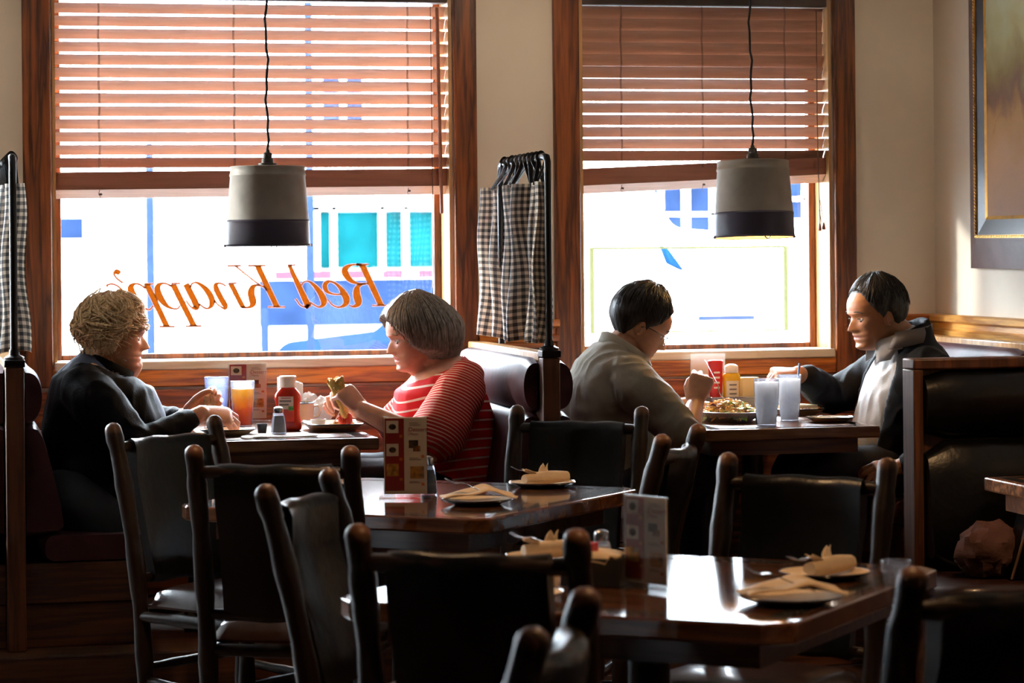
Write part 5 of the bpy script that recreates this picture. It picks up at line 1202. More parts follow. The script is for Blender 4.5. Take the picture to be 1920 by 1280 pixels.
def head_shape(h, M4, nose=1.0, chin=1.0, fat=0.0, ear=True):
    """a head h tall, made from measured profiles; returns a shape placed by the matrix M4 (x forward, z up, origin mid head)"""
    g = G(); n, nz = 72, 76; L = []
    for i in range(nz+1):
        t = .5-.5*math.cos(PI*i/nz); f, b, w_ = tab(HF, t), tab(HB, t), tab(HW, t)
        w_ += fat*gauss(t-.16, .16)*.5; xc, a = (f+b)/2, (f-b)/2; ring = []
        for j in range(n):
            ph = 2*PI*j/n; c, s = math.cos(ph), math.sin(ph); ex = 2/2.35
            x = xc+a*math.copysign(abs(c)**ex, c); y = w_*math.copysign(abs(s)**ex, s); z = t-.5
            if c > 0:
                k = c**.5
                nb = np.interp(t, [.285, .305, .335, .36, .42, .48, .53, .57], [0, .045, .118, .112, .075, .038, .012, 0])*nose; sg = np.interp(t, [.29, .33, .42, .55], [.085, .075, .05, .045])
                x += nb*gauss(y, sg)*k
                for sy in (-1, 1):
                    x += .030*nose*gauss(y-sy*.062, .03)*gauss(t-.325, .026)*k        # nostril wings
                    x -= .040*gauss(y-sy*.135, .075)*gauss(t-.485, .042)*k            # eye sockets
                    x += .030*gauss(y-sy*.135, .055)*gauss(t-.488, .026)*k            # lids over the eyeballs
                    x += .014*gauss(y-sy*.13, .10)*gauss(t-.565, .022)*k              # brow ridge
                    x += .016*gauss(y-sy*.20, .07)*gauss(t-.40, .06)*k                # cheekbones
                x -= .016*gauss(t-.2215, .009)*gauss(y, .10)*k                        # mouth line
                x -= .010*gauss(y, .018)*gauss(t-.285, .02)*k                         # philtrum
                x += .018*chin*gauss(t-.075, .05)*gauss(y, .10)*k
                x -= .05*max(0, abs(y)-.10)*gauss(t-.205, .09)
            ring.append((x*h, y*h, z*h))
        L.append(ring)
    g.rings(L)
    if ear:
        for sy in (-1, 1):
            cx, cz, cy = -.035*h, -.075*h, sy*.30*h
            g.ell((cx, cy, cz), (.060*h, .030*h, .095*h), 18, 12, Matrix.Rotation(R(12), 3, 'Y') @ Matrix.Rotation(sy*R(-18), 3, 'Z'))
            L = [(cx+(.035+.052*math.cos(q))*h*.9-.02*h, cy+sy*(.030-.006*math.cos(q))*h, cz+.098*h*math.sin(q)) for q in [R(a) for a in range(-100, 215, 15)]]
            g.tube(L, [.017*h*(.8+.3*math.sin(PI*k/20)) for k in range(len(L))], 8)
    return g.xf(M4)
def hand_shape(M4, curl, right=True, sc=1.08, thumb=(40, 25, 25), spread=4, thick=1.0):
    """x along the fingers, z out of the back of the hand; curl: three joint angles for index, middle, ring and little finger"""
    g = G(); s = sc; my = 1 if right else -1; L = []
    for x, w_, tk, dz in ((-.012, .026, .020, 0), (.0, .027, .0195, 0), (.02, .032, .0185, -.001), (.045, .039, .0175, -.002), (.07, .042, .0155, -.001), (.086, .041, .0135, 0), (.096, .036, .010, -.001)):
        L.append([(x*s, my*(w_*math.copysign(abs(math.cos(q))**.75, math.cos(q))*s+.002), (dz+tk*thick*math.copysign(abs(math.sin(q))**.85, math.sin(q)))*s) for q in [2*PI*j/22 for j in range(22)]])
    g.rings(L)
    tips = []
    for k, (y, ln, r0) in enumerate(((.030, (.044, .027, .021), .0098), (.0095, (.048, .031, .022), .0100), (-.0115, (.044, .029, .022), .0094), (-.031, (.035, .021, .019), .0084))):
        p = Vector((.086-.004*abs(k-1.2), my*y, 0)); a = 0; yw = my*R(spread)*(1.3-k); pts = [p-Vector((.02, 0, 0)), p.copy()]; rad = [r0*1.02, r0*1.08]
        for m in range(3):
            a += R(curl[k][m]); d = Vector((math.cos(a)*math.cos(yw), math.cos(a)*math.sin(yw), -math.sin(a)))
            pts.append(p+d*ln[m]*.5); rad.append(r0*(.95-.09*m)); p = p+d*ln[m]; pts.append(p.copy()); rad.append(r0*(.97-.11*m) if m < 2 else r0*.66)
        g.tube([tuple(q*s) for q in pts], [q*s for q in rad], 12)
        tips.append(p*s)
    yaw, dn, bend = thumb; p = Vector((.016, my*.026, -.006)); d0 = Vector((math.cos(R(yaw)), my*math.sin(R(yaw)), -math.sin(R(dn)))).normalized(); pts = [p-d0*.012, p]; rad = [.014, .0150]
    d = d0
    for m, l_ in enumerate((.042, .033, .026)):
        if m: 
            ax = Vector((0, 0, -my)); d = (Matrix.Rotation(R(bend), 3, ax) @ d); d = (d+Vector((0, 0, -.12))).normalized()
        pts.append(p+d*l_*.5); rad.append(.0125-.0014*m); p = p+d*l_; pts.append(p.copy()); rad.append(.0118-.0014*m if m < 2 else .0080)
    g.tube([tuple(q*s) for q in pts], [q*s for q in rad], 12)
    return g.xf(M4), M4
def frame(o, X, Zn):
    X = Vector(X).normalized(); Zn = Vector(Zn); Zn = (Zn-X*Zn.dot(X)).normalized(); Y = Zn.cross(X)
    return Matrix(((X.x, Y.x, Zn.x, o[0]), (X.y, Y.y, Zn.y, o[1]), (X.z, Y.z, Zn.z, o[2]), (0, 0, 0, 1)))
def limb(g, pts, rad, n=16, k=6):
    q = catmull([tuple(p)+(r,) for p, r in zip(pts, rad)], k); return g.tube([c[:3] for c in q], [c[3] for c in q], n)
def head_matrix(c, face, pitch, yaw=0, roll=0):
    """face +1 looks to +x, -1 to -x; pitch > 0 looks down; yaw > 0 turns to the left of the person"""
    return Matrix.Translation(c) @ Matrix.Rotation(0 if face > 0 else PI, 4, 'Z') @ Matrix.Rotation(R(yaw), 4, 'Z') @ Matrix.Rotation(R(pitch), 4, 'Y') @ Matrix.Rotation(R(roll), 4, 'X')
def paint(me, Mh, h, stub=False, mouth=.12):
    """material 1 = lips, 2 = beard shadow, found from the place on the head"""
    inv = np.array(Mh.inverted()); c = np.zeros(len(me.polygons)*3); me.polygons.foreach_get('center', c); c = c.reshape(-1, 3)
    q = (c @ inv[:3, :3].T+inv[:3, 3])/h; t = q[:, 2]+.5; mi = np.zeros(len(c), dtype=np.int32); fr = q[:, 0] > .18
    if stub: mi[(q[:, 0] > -.02) & (t < .30) & (t > -.02) & ~((t > .275) & (abs(q[:, 1]) > .13)) & (np.abs(q[:, 1]) < .27)] = 2
    mi[fr & (np.abs(q[:, 1]) < mouth) & (np.abs(t-.222) < .042*(1-(np.abs(q[:, 1])/mouth)**2)+.002)] = 1
    me.polygons.foreach_set('material_index', mi)
def face_parts(par, Mh, h, brow, open_=.35):
    for sy in (-1, 1):
        e = G().ell((0, 0, 0), (.036*h, .042*h, .032*h), 18, 12).xf(Mh @ Matrix.Translation((.296*h, sy*.135*h, -.034*h))); obj('eye', e, 'eye_white', par)
        e2 = G().ell((0, 0, 0), (.012*h, .027*h, .026*h), 12, 8).xf(Mh @ Matrix.Translation((.326*h, sy*.132*h, -.046*h))); obj('iris', e2, 'iris_dark', par.children[-1] if False else par)
        L = [(.385*h-.5*(abs(y)-.06)**2*h*3.0, sy*y*h, (.070+.03*math.sin((y-.05)/.18*PI)*.8)*h) for y in np.linspace(.05, .235, 9)]
        obj('eyebrow', G().tube(L, [.012*h*(.6+.6*math.sin(PI*(k+1)/10)) for k in range(9)], 8, flat=.6).xf(Mh), brow, par)
        L = [(.350*h-.9*(abs(y)-.135)**2*h*3, sy*y*h, -.022*h+.012*h*math.cos((y-.135)/.07*PI/2)) for y in np.linspace(.075, .195, 8)]
        obj('eyelash', G().tube(L, .0045*h, 6).xf(Mh), 'brow_dark', par)
def hair_shape(h, Mh, thick, tmin, keep=None, n=84, nz=56, noise_amp=.02, freq=(9, 3), seed=0, drop=None):
    """hair as a volume round the skull: thick(ph, t) in head heights, negative where the skin shows"""
    g = G(); L = []
    for i in range(nz+1):
        t = tmin+(1.0-tmin)*(1-(1-i/nz)**1.6) if i < nz else 1.0
        ring = []
        for j in range(n):
            ph = 2*PI*j/n; c, s = math.cos(ph), math.sin(ph); ex = 2/2.35; ap = ph if ph <= PI else 2*PI-ph
            th = thick(ap, t, s); th += (noise_amp*mnoise.noise(Vector((math.cos(ph)*freq[0], math.sin(ph)*freq[0], t*freq[1]+seed))) if th > 0 else 0)
            tt = t+max(0, keep-t)*ss(-.05, .01, th) if keep else t; f, b, w_ = tab(HF, min(tt, 1)), tab(HB, min(tt, 1)), tab(HW, min(tt, 1)); xc, a = (f+b)/2, (f-b)/2
            up = max(0, (t-.62)/.38); ko = th*(1-.55*up)
            x = xc+(a+ko)*math.copysign(abs(c)**ex, c); y = (w_+ko)*math.copysign(abs(s)**ex, s); z = t-.5+th*up*1.0
            ring.append((x*h, y*h, z*h))
        L.append(ring)
    return g.rings(L).xf(Mh)
def locks(g, h, Mh, thick, n, path, rad, seed, wave=.0, keep=None):
    """loose strands lying on the hair; path(rnd) gives (ph0, t0, ph1, t1)"""
    r_ = random.Random(seed)
    for _ in range(n):
        p0, t0, p1, t1 = path(r_); pts = []; w0 = r_.uniform(0, 6); m = 9; k1 = r_.uniform(.6, 1.2)
        for k in range(m+1):
            u = k/m; t = t0+(t1-t0)*u; ph = p0+(p1-p0)*u+wave*.25*math.sin(u*9*k1+w0); tt = max(t, keep) if keep else t
            f, b, w_ = tab(HF, min(tt, 1)), tab(HB, min(tt, 1)), tab(HW, min(tt, 1)); xc, a = (f+b)/2, (f-b)/2; c, s = math.cos(ph), math.sin(ph)
            ap = abs((ph+PI) % (2*PI)-PI); th = max(.0, thick(ap, t, s))+.012+wave*.045*math.sin(u*7*k1+w0*1.3); up = max(0, (t-.62)/.38); ko = th*(1-.55*up)
            pts.append(((xc+(a+ko)*math.copysign(abs(c)**.85, c))*h, (w_+ko)*math.copysign(abs(s)**.85, s)*h, (t-.5+th*up)*h))
        rr = [rad*h*(.45+.75*math.sin(PI*min(1, (k+.8)/m)))*r_.uniform(.8, 1.1) for k in range(m+1)]; s0 = len(g.v)
        g.tube(pts, rr, 6); g.xf(Mh, s0)
    return g
def ss(a, b, x): u = max(0, min(1, (x-a)/(b-a))); return u*u*(3-2*u)
def clampz(g, fn, s0=0):
    """cut a garment's top off along a sloping line: z <= fn(x)"""
    g.v = g.v[:s0]+[(p[0], p[1], min(p[2], fn(p[0]))) for p in g.v[s0:]]; return g
def legs(hips, knee_n, foot_n, knee_f, foot_f, r0=.085):
    g = G()
    for hp, kn, ft in ((hips[0], knee_n, foot_n), (hips[1], knee_f, foot_f)):
        limb(g, [hp, tuple((Vector(hp)+Vector(kn))/2), kn, tuple((Vector(kn)*.55+Vector(ft)*.45)), ft], [r0*1.05, r0, r0*.80, r0*.66, r0*.52], 16)
    return g
def shoe(name, p, face, par):
    o = obj(name, G().rings([[(p[0]+face*x, p[1]+.040*w_*math.cos(a), .152+hh*(.5+.5*math.sin(a))) for a in [2*PI*j/18 for j in range(18)]] for x, w_, hh in ((-.07, .5, .06), (-.06, .8, .085), (0, .9, .09), (.08, 1.05, .07), (.15, 1.0, .05), (.185, .6, .035))]), 'shoe_black', par); return o
VB = .0036   # skin voxel
CURL_REST = [(25, 35, 20), (28, 38, 22), (32, 42, 24), (36, 44, 26)]
CURL_FIST = [(62, 82, 45), (66, 86, 48), (70, 88, 50), (72, 88, 50)]
CURL_GRIP = [(40, 55, 30), (48, 62, 34), (56, 68, 38), (62, 72, 40)]
def person(label, g, mats, Mh, h, stub=False, brow='brow_dark', mouth=.12):
    me = remesh(g, VB, 3, .5); paint(me, Mh, h, stub, mouth); o = link('person', me, mats); tag(o, label, 'person'); face_parts(o, Mh, h, brow); return o
def cloth(name, g, mat, par, voxel=.0075, it=5, amp=.006, scale=9, seed=1, stretch=(1, 1, 1), stripe=None):
    me = remesh(g, voxel, it, .5); wrinkle(me, amp, scale, seed, stretch)
    o = link(name, me, mat, par)
    if stripe:
        co = cos_of(me); a = me.attributes.new('stripe', 'FLOAT', 'POINT'); a.data.foreach_set('value', np.array([stripe(c) for c in co], dtype=np.float32))
    return o

# ---- the woman in black, far left, facing right
def woman_black():
    y0 = -.72; h = .258; Mh = head_matrix((.724, y0, 1.180), 1, 4, -8)
    T = [(.665, y0, .545, .205, .225), (.668, y0, .66, .215, .235), (.678, y0, .78, .222, .238), (.676, y0, .88, .212, .235), (.662, y0, .96, .188, .228), (.650, y0, 1.03, .148, .195), (.662, y0, 1.075, .105, .125), (.682, y0, 1.105, .078, .085)]
    g = G(); spine_loft(g, T, shrink=.03)
    limb(g, [(.655, y0, 1.03), (.675, y0, 1.08), (.705, y0, 1.14)], [.085, .074, .070], 20); limb(g, [(.76, y0, 1.05), (.775, y0, 1.075)], [.045, .045], 14)
    g2 = head_shape(h, Mh, 1.0, .8, .10); g.add(g2.v, g2.f)
    # right arm (near the camera) resting on the table, left arm lifting a piece of bread
    RS, RE, RW = (.625, -.945, .985), (.765, -1.02, .815), (1.006, -.93, .906); LS, LE, LW = (.655, -.50, .985), (.80, -.46, .845), (.985, -.70, .885)
    limb(g, [RS, RE, RW], [.055, .042, .030]); limb(g, [LS, LE, LW], [.055, .042, .030])
    hr, _ = hand_shape(frame(RW, (.96, .10, -.16), (.15, -.62, .80)), [(30, 42, 25), (36, 48, 28), (42, 52, 30), (48, 54, 30)], True, 1.12, (30, 35, 18)); g.add(hr.v, hr.f)
    hl, _ = hand_shape(frame(LW, (.80, -.05, .58), (-.1, .98, .1)), [(40, 52, 28), (44, 56, 30), (48, 60, 32), (52, 62, 32)], False, 1.10, (22, 30, 14)); g.add(hl.v, hl.f)
    lg = legs(((.68, -.83, .625), (.68, -.62, .625)), (1.04, -1.02, .60), (1.00, -1.0, .25), (1.10, -.60, .61), (1.09, -.6, .25), .095); g.add(lg.v, lg.f)
    o = person('woman with short blond hair in a black jacket, eating at the far left', g, ['skin_fair', 'lips_rose', 'stubble'], Mh, h, False, 'brow_fair')
    g = G(); spine_loft(g, T[:7]+[(.680, y0, 1.10, .088, .098)], arc=([24, 24, 24, 22, 18, 10, 8, 14], [336, 336, 336, 338, 342, 350, 352, 346]), thick=.022)
    limb(g, [(.60, -.90, 1.0), (.655, -.99, .93), (.765, -1.025, .805), (.88, -.99, .845), (.960, -.95, .889)], [.085, .092, .074, .054, .037]); limb(g, [(.64, -.54, 1.0), (.68, -.46, .93), (.80, -.455, .835), (.89, -.57, .86), (.95, -.66, .874)], [.085, .09, .074, .054, .036])
    clampz(g, lambda x: 1.085-.35*max(0, x-.62)); cloth('jacket', g, 'jacket_black', o, .0085, 4, .010, 15, 2, (1, 1, .6))
    g = G(); spine_loft(g, [(r[0]+.012, r[1], r[2], r[3]-.004, .15) for r in T[1:6]]+[(.69, y0, 1.07, .098, .085)]); cloth('shirt', g, 'shirt_navy', o, .008, 5, .005, 9, 4)
    L = []                                        # standing collar
    for z, k in ((1.035, 1.10), (1.062, .98), (1.086, .95)):
        dx = .004+(z-1.05)*.4
        L.append([(.690+dx+.088*k*math.cos(R(a)), y0+.094*k*math.sin(R(a)), z-.042*math.cos(R(a))) for a in range(28, 333, 8)])
    obj('collar', G().rings(L, closed=False), 'jacket_black', o, solid=.007, smooth=80)
    g = legs(((.68, -.83, .635), (.68, -.62, .635)), (1.04, -1.02, .605), (1.00, -1.0, .24), (1.10, -.60, .615), (1.09, -.6, .24), .108); limb(g, [(.50, -.80, .62), (.55, -1.0, .60), (.66, -1.10, .52), (.70, -1.13, .40), (.71, -1.14, .33)], [.10, .11, .10, .085, .06])
    cloth('trousers', g, 'trousers_dark', o, .010, 5, .006, 8, 3)
    shoe('shoe', (1.0, -1.0), 1, o); shoe('shoe', (1.09, -.6), 1, o)
    # short tousled curls
    def th(ap, t, s):
        line = np.interp(ap, [0, .5, .9, 1.25, 1.6, 2.2, PI], [.80, .79, .74, .55, .24, .13, .10]); return -.05+.165*ss(line-.05, line+.10, t)*(1-.10*ss(.75, 1, t))
    hs = hair_shape(h, Mh, th, .04, .30, noise_amp=.055, freq=(5, 7), seed=3)
    def pth(r_):
        p0 = r_.uniform(-PI, PI); t0 = r_.uniform(.55, .99); return p0, t0, p0+r_.uniform(-.5, .5), max(np.interp(abs(p0), [0, .5, .9, 1.25, 1.6, 2.2, PI], [.76, .75, .70, .52, .20, .11, .10]), t0-r_.uniform(.2, .5))
    locks(hs, h, Mh, th, 300, pth, .0095, 4, .9, .30); locks(hs, h, Mh, lambda a, t, s: th(a, t, s)+.010, 120, lambda r_: (lambda q: (q, r_.uniform(.6, .98), q+r_.uniform(-.3, .3), r_.uniform(.30, .62)))(r_.uniform(1.45, 2*PI-1.45)), .013, 21, 1.4, .30)
    locks(hs, h, Mh, lambda a, t, s: th(a, t, s)+.02, 60, lambda r_: (r_.uniform(-.7, .7), r_.uniform(.86, .99), r_.uniform(-.6, .6), r_.uniform(.70, .78)), .012, 9, .5, .30)
    r_ = random.Random(2)
    for k in range(9):                           # stray loops standing off the crown and nape
        a = R(r_.uniform(120, 215)); c = Mh @ Vector((-.30*h, r_.uniform(-.15, .15)*h, (.42-.09*k)*h)); rr = r_.uniform(.022, .038)
        hs.tube([(c.x-.012+rr*math.cos(a+q), c.y+.01*math.sin(q*2+k), c.z+rr*1.1*math.sin(a+q)) for q in np.linspace(0, 3.6, 12)], .0022, 5)
    obj('hair', hs, 'hair_blond', o, smooth=75)
    e = Mh @ Vector((-.02*h, -.315*h, -.20*h)); obj('earring', G().tube([(e.x+.006*math.sin(q), e.y-.004, e.z-.020+.020*math.cos(q)) for q in np.linspace(0, 2*PI, 18)], .0012, 6), 'gold', o)
    c = frame(RW, (.96, .10, -.16), (.15, -.62, .80)) @ Vector((.11, -.016, -.012)); obj('ring', G().tube([(c.x+.004*math.cos(q), c.y+.011*math.sin(q), c.z+.011*math.cos(q)) for q in np.linspace(0, 2*PI, 18)], .0018, 6), 'gold', o)
    b = crumple('piece of bread in the raised hand of the woman in black', (1.055, -.745, .915), (.026, .018, .030), 'bread', 1.3, 'bread_piece', 'food')
    return o
woman_black()

# ---- the woman in red, facing left
def woman_red():
    y0 = -.72; h = .262; Mh = head_matrix((1.812, y0, 1.165), -1, 12, 5)
    T = [(1.905, y0, .545, .205, .205), (1.910, y0, .65, .212, .21), (1.912, y0, .76, .200, .205), (1.905, y0, .86, .188, .20), (1.905, y0, .94, .168, .20), (1.918, y0, 1.01, .130, .178), (1.922, y0, 1.055, .095, .125), (1.912, y0, 1.085, .070, .082)]
    g = G(); spine_loft(g, T, shrink=.02); limb(g, [(1.93, y0, 1.01), (1.905, y0, 1.05), (1.850, y0, 1.105)], [.075, .064, .062], 20); limb(g, [(1.80, y0, 1.045), (1.83, y0, 1.05)], [.03, .04], 14)
    g2 = head_shape(h, Mh, .92, .8, .06); g.add(g2.v, g2.f)
    LS, LE, LW = (1.945, -.90, .975), (1.815, -1.00, .785), (1.580, -.895, .905); RS, RE, RW = (1.94, -.53, .97), (1.80, -.47, .80), (1.585, -.66, .895)
    limb(g, [LS, tuple((Vector(LS)+Vector(LE))/2), LE, (1.70, -.955, .842), LW], [.052, .050, .046, .043, .031]); limb(g, [RS, RE, (1.70, -.57, .85), RW], [.052, .044, .040, .030])
    FL = frame(LW, (-.55, .25, .62), (.45, -.85, .30)); hl, _ = hand_shape(FL, [(48, 62, 30), (54, 66, 34), (60, 70, 36), (64, 70, 36)], False, 1.06, (34, 38, 20)); g.add(hl.v, hl.f)
    hr, _ = hand_shape(frame(RW, (-.75, -.25, .45), (.3, .75, .6)), CURL_GRIP, True, 1.06, (40, 30, 22)); g.add(hr.v, hr.f)
    lg = legs(((1.90, -.83, .62), (1.90, -.62, .62)), (1.50, -.84, .62), (1.52, -.84, .25), (1.50, -.60, .62), (1.52, -.6, .25), .085); g.add(lg.v, lg.f)
    o = person('woman with a grey bob in a red striped shirt, facing left', g, ['skin_rosy', 'lips_rose', 'stubble'], Mh, h, False, 'brow_fair')
    g = G(); spine_loft(g, T)
    limb(g, [(1.925, -.84, 1.0), (1.945, -.89, .97)], [.085, .09], 16); limb(g, [(1.93, -.60, 1.0), (1.94, -.55, .97)], [.085, .09], 16)
    clampz(g, lambda x: 1.072+.42*min(0, x-1.985))
    cloth('striped_shirt', g, 'red_wide_stripe', o, .0065, 5, .007, 8, 6, (1, 1, .7), stripe=lambda c: c[2]-.10*(c[0]-1.9)-.9*max(0, c[2]-.93)*(1.95-c[0])*2+.012*math.sin(c[1]*14))
    ax = (Vector(LE)-Vector(LS)).normalized(); n = 36
    for nm, S, E in (('near', LS, LE), ('far', RS, RE)):
        S, E = Vector(S), Vector(E); ax = (E-S).normalized(); g = G(); P = [S-ax*.045+Vector((0, 0, .012)), S, S+ax*.06, S+ax*.13, S+ax*.19, S+ax*.215]; limb(g, P, [.060, .088, .092, .096, .103, .104], 24)
        sl = cloth('sleeve', g, 'red_fine_stripe', o, .0060, 4, .007, 10, 7, (1, 1, 1), stripe=lambda c, S=S, ax=ax: (Vector(c)-S).dot(ax)+.10*(Vector(c)-S).dot(Vector((.8, 0, -.2))))
    L = [[(1.900+(.088+.010*k)*math.cos(R(a)), y0+(.096+.012*k)*math.sin(R(a)), 1.043-.010*k+.040*math.cos(R(a))) for a in range(0, 361, 10)] for k in (0, .9, 1.8)]
    g = G(); rr = [[p for p in l] for l in L]; g.rings(rr, closed=False); obj('neckband', g, 'packet_red', o, solid=.006, smooth=80)
    g = legs(((1.90, -.83, .635), (1.90, -.62, .635)), (1.50, -.84, .625), (1.52, -.84, .24), (1.50, -.60, .625), (1.52, -.6, .24), .098); cloth('trousers', g, 'trousers_dark', o, .010, 5, .006, 8, 3)
    shoe('shoe', (1.52, -.84), -1, o); shoe('shoe', (1.52, -.6), -1, o)
    def th(ap, t, s):
        face = np.interp(t, [0, .10, .3, .5, .62, .72, .80, 1], [1.62, 1.50, 1.16, 1.0, .86, .62, .0, -1]); low = np.interp(ap, [.8, 1.25, 1.6, 2.1, PI], [.48, .33, .22, .08, .0])
        v = .115+.15*gauss(t-.42, .28)*ss(1.0, 2.8, ap)-.035*ss(.18, .02, t)
        return -.06+(v+.06)*ss(face-.10, face+.16, ap)*ss(low-.02, low+.05, t)
    hs = hair_shape(h, Mh, th, .0, .44, noise_amp=.012, freq=(16, 1.2), seed=8)
    def pth(r_):
        p0 = r_.uniform(.35, 2*PI-.35); ap = min(p0, 2*PI-p0); return p0, r_.uniform(.86, .99), p0+r_.uniform(-.12, .12), np.interp(ap, [.35, .7, 1.1, 1.6, 2.2, PI], [.72, .60, .42, .24, .08, .02])+r_.uniform(0, .05)
    locks(hs, h, Mh, lambda a, t, s: th(a, t, s)-.008, 260, pth, .012, 12, .05, .44)
    obj('hair', hs, 'hair_grey', o, smooth=75)
    c = FL @ Vector((.118, .012, -.006)); obj('ring', G().tube([(c.x+.010*math.cos(q), c.y+.006*math.sin(q), c.z+.010*math.sin(q)) for q in np.linspace(0, 2*PI, 18)], .002, 6), 'gold', o)
    # the lettuce wrap she holds
    t = thing('lettuce_wrap', 'wrap with yellow top held by the woman in red', 'food', (1.508, -.845, .955)); t.rotation_euler = (0, R(-14), 0)
    gg = G(); L = []
    for i in range(10):
        u = i/9; s = .009+.019*u**.8; L.append([(s*(1+.18*math.sin(3*a+u*4)+.10*math.sin(7*a))*math.cos(a), s*.8*(1+.18*math.sin(3*a+u*4))*math.sin(a), -.085+.14*u+(.010*math.sin(5*a) if i == 9 else 0)) for a in [2*PI*j/28 for j in range(28)]])
    obj('wrap', gg.rings(L, True, False), 'wrap_yellow', t, smooth=70)
    gg = G(); r_ = random.Random(3)
    for k in range(26): gg.ell((r_.uniform(-.024, .024), r_.uniform(-.018, .018), .050+r_.uniform(-.01, .012)), (r_.uniform(.005, .010), .006, r_.uniform(.004, .009)), 8, 6)
    obj('filling', gg, 'cheese', t)['kind'] = 'stuff'
    gg = G()
    for k in range(5): gg.ell((-.008+.009*k-.012, -.006+.004*(k % 3), -.088-.014*(k % 2)), (.009, .008, .018), 10, 8)
    obj('tomato_pieces', gg, 'tomato', t)['kind'] = 'stuff'
woman_red()

# ---- the man in the taupe shirt, bent over his plate, facing right
def man_taupe():
    y0 = -.72; h = .264; Mh = head_matrix((2.664, y0, 1.188), 1, 29, -6)
    T = [(2.555, y0, .545, .185, .195), (2.548, y0, .66, .182, .195), (2.545, y0, .77, .178, .20), (2.548, y0, .87, .175, .212), (2.555, y0, .95, .165, .22), (2.565, y0, 1.02, .142, .212), (2.588, y0, 1.075, .105, .145), (2.608, y0, 1.108, .074, .080)]
    g = G(); spine_loft(g, T, shrink=.018); limb(g, [(2.56, y0, 1.04), (2.592, y0, 1.10), (2.635, y0, 1.150)], [.078, .068, .064], 20)
    g2 = head_shape(h, Mh, 1.0, 1.0); g.add(g2.v, g2.f)
    RS, RE, RW = (2.575, -.935, .985), (2.738, -1.03, .775), (2.832, -.86, .900); LS, LE, LW = (2.59, -.50, .985), (2.75, -.44, .85), (2.93, -.50, .872)
    limb(g, [RS, RE, (2.775, -.965, .828), RW], [.055, .050, .046, .031]); limb(g, [LS, LE, LW], [.055, .044, .030])
    FR = frame(RW, (.30, .05, .94), (-.25, -.95, .10)); hr, _ = hand_shape(FR, CURL_FIST, True, 1.10, (30, 46, 34)); g.add(hr.v, hr.f)
    hl, _ = hand_shape(frame(LW, (.95, -.2, -.12), (0, .1, 1)), CURL_REST, False, 1.08); g.add(hl.v, hl.f)
    lg = legs(((2.56, -.82, .62), (2.56, -.62, .62)), (2.90, -.90, .62), (2.88, -.90, .25), (2.92, -.60, .62), (2.90, -.6, .25), .085); g.add(lg.v, lg.f)
    o = person('man with glasses in a taupe shirt bent over a salad, facing right', g, ['skin_tan', 'lips_brown', 'stubble'], Mh, h, False)
    g = G(); spine_loft(g, T[:7]+[(2.598, y0, 1.092, .09, .10)])
    limb(g, [(2.56, -.87, 1.0), (2.60, -.945, .95), (2.67, -.985, .875), (2.715, -1.012, .818), (2.722, -1.016, .808)], [.085, .088, .080, .074, .074], 20); limb(g, [(2.57, -.57, 1.0), (2.61, -.50, .95), (2.69, -.45, .89), (2.76, -.44, .852), (2.80, -.455, .858)], [.085, .086, .076, .066, .060], 20)
    clampz(g, lambda x: 1.125-.50*max(0, x-2.54)); cloth('shirt', g, 'shirt_taupe', o, .0065, 4, .011, 15, 9, (.7, 1.3, .9))
    L = [[(2.596+.012*k+(.080-.004*k)*math.cos(R(a)), y0+(.084-.004*k)*math.sin(R(a)), 1.088+.026*k-.050*math.cos(R(a))) for a in range(30, 331, 10)] for k in (0, .5, 1)]
    L += [[(2.603+(.086+.014*k)*math.cos(R(a)), y0+(.090+.014*k)*math.sin(R(a)), 1.112-.034*k-.050*math.cos(R(a))) for a in range(30, 331, 10)] for k in (0, .6, 1)]
    obj('collar', G().rings(L, closed=False), 'shirt_taupe', o, solid=.004, smooth=80)
    g = legs(((2.56, -.82, .635), (2.56, -.62, .635)), (2.90, -.90, .625), (2.88, -.90, .24), (2.92, -.60, .625), (2.90, -.6, .24), .096); cloth('trousers', g, 'trousers_dark', o, .010, 5, .006, 8, 3)
    shoe('shoe', (2.88, -.90), 1, o); shoe('shoe', (2.9, -.6), 1, o)
    def th(ap, t, s):
        line = np.interp(ap, [0, .45, .8, 1.15, 1.45, 1.62, 1.85, 2.4, PI], [.80, .79, .74, .58, .42, .50, .36, .20, .17]); top = .060+.040*ss(.6, .9, t)+.06*ss(.9, .2, ap)*ss(.72, .84, t)
        return -.04+(.04+.022+top*ss(line, line+.30, t))*ss(line-.03, line+.05, t)
    hs = hair_shape(h, Mh, th, .10, noise_amp=.014, freq=(9, 5), seed=1)
    locks(hs, h, Mh, th, 260, lambda r_: (lambda p, q: (p, r_.uniform(.86, .99), q, max(np.interp(abs(q), [0, .45, .8, 1.15, 1.45, 1.62, 1.85, 2.4, PI], [.80, .79, .74, .58, .42, .50, .36, .20, .17])+.03, r_.uniform(.55, .84))))(*(lambda p: (p, p*.9+r_.uniform(-.15, .15)))(r_.uniform(-PI, PI))), .0075, 5, .1)
    obj('hair', hs, 'hair_black', o, smooth=75)
    gl = G()
    for sy in (-1, 1):
        gl.tube([((.400-.05*abs(.5*math.cos(q)))*h+.004, (sy*.145+.105*math.cos(q))*h, (-.045+.075*math.sin(q)*(1.0 if math.sin(q) < 0 else .8))*h) for q in np.linspace(0, 2*PI, 26)], .0017, 6)
        gl.tube([(.385*h, sy*.25*h, -.01*h), (.28*h, sy*.315*h, -.005*h), (.05*h, sy*.335*h, -.010*h), (-.04*h, sy*.325*h, -.05*h)], .0019, 6)
    gl.tube([(.405*h, -.045*h, -.03*h), (.425*h, 0, -.015*h), (.405*h, .045*h, -.03*h)], .0017, 6)
    obj('glasses', gl.xf(Mh), 'black_plastic', o)
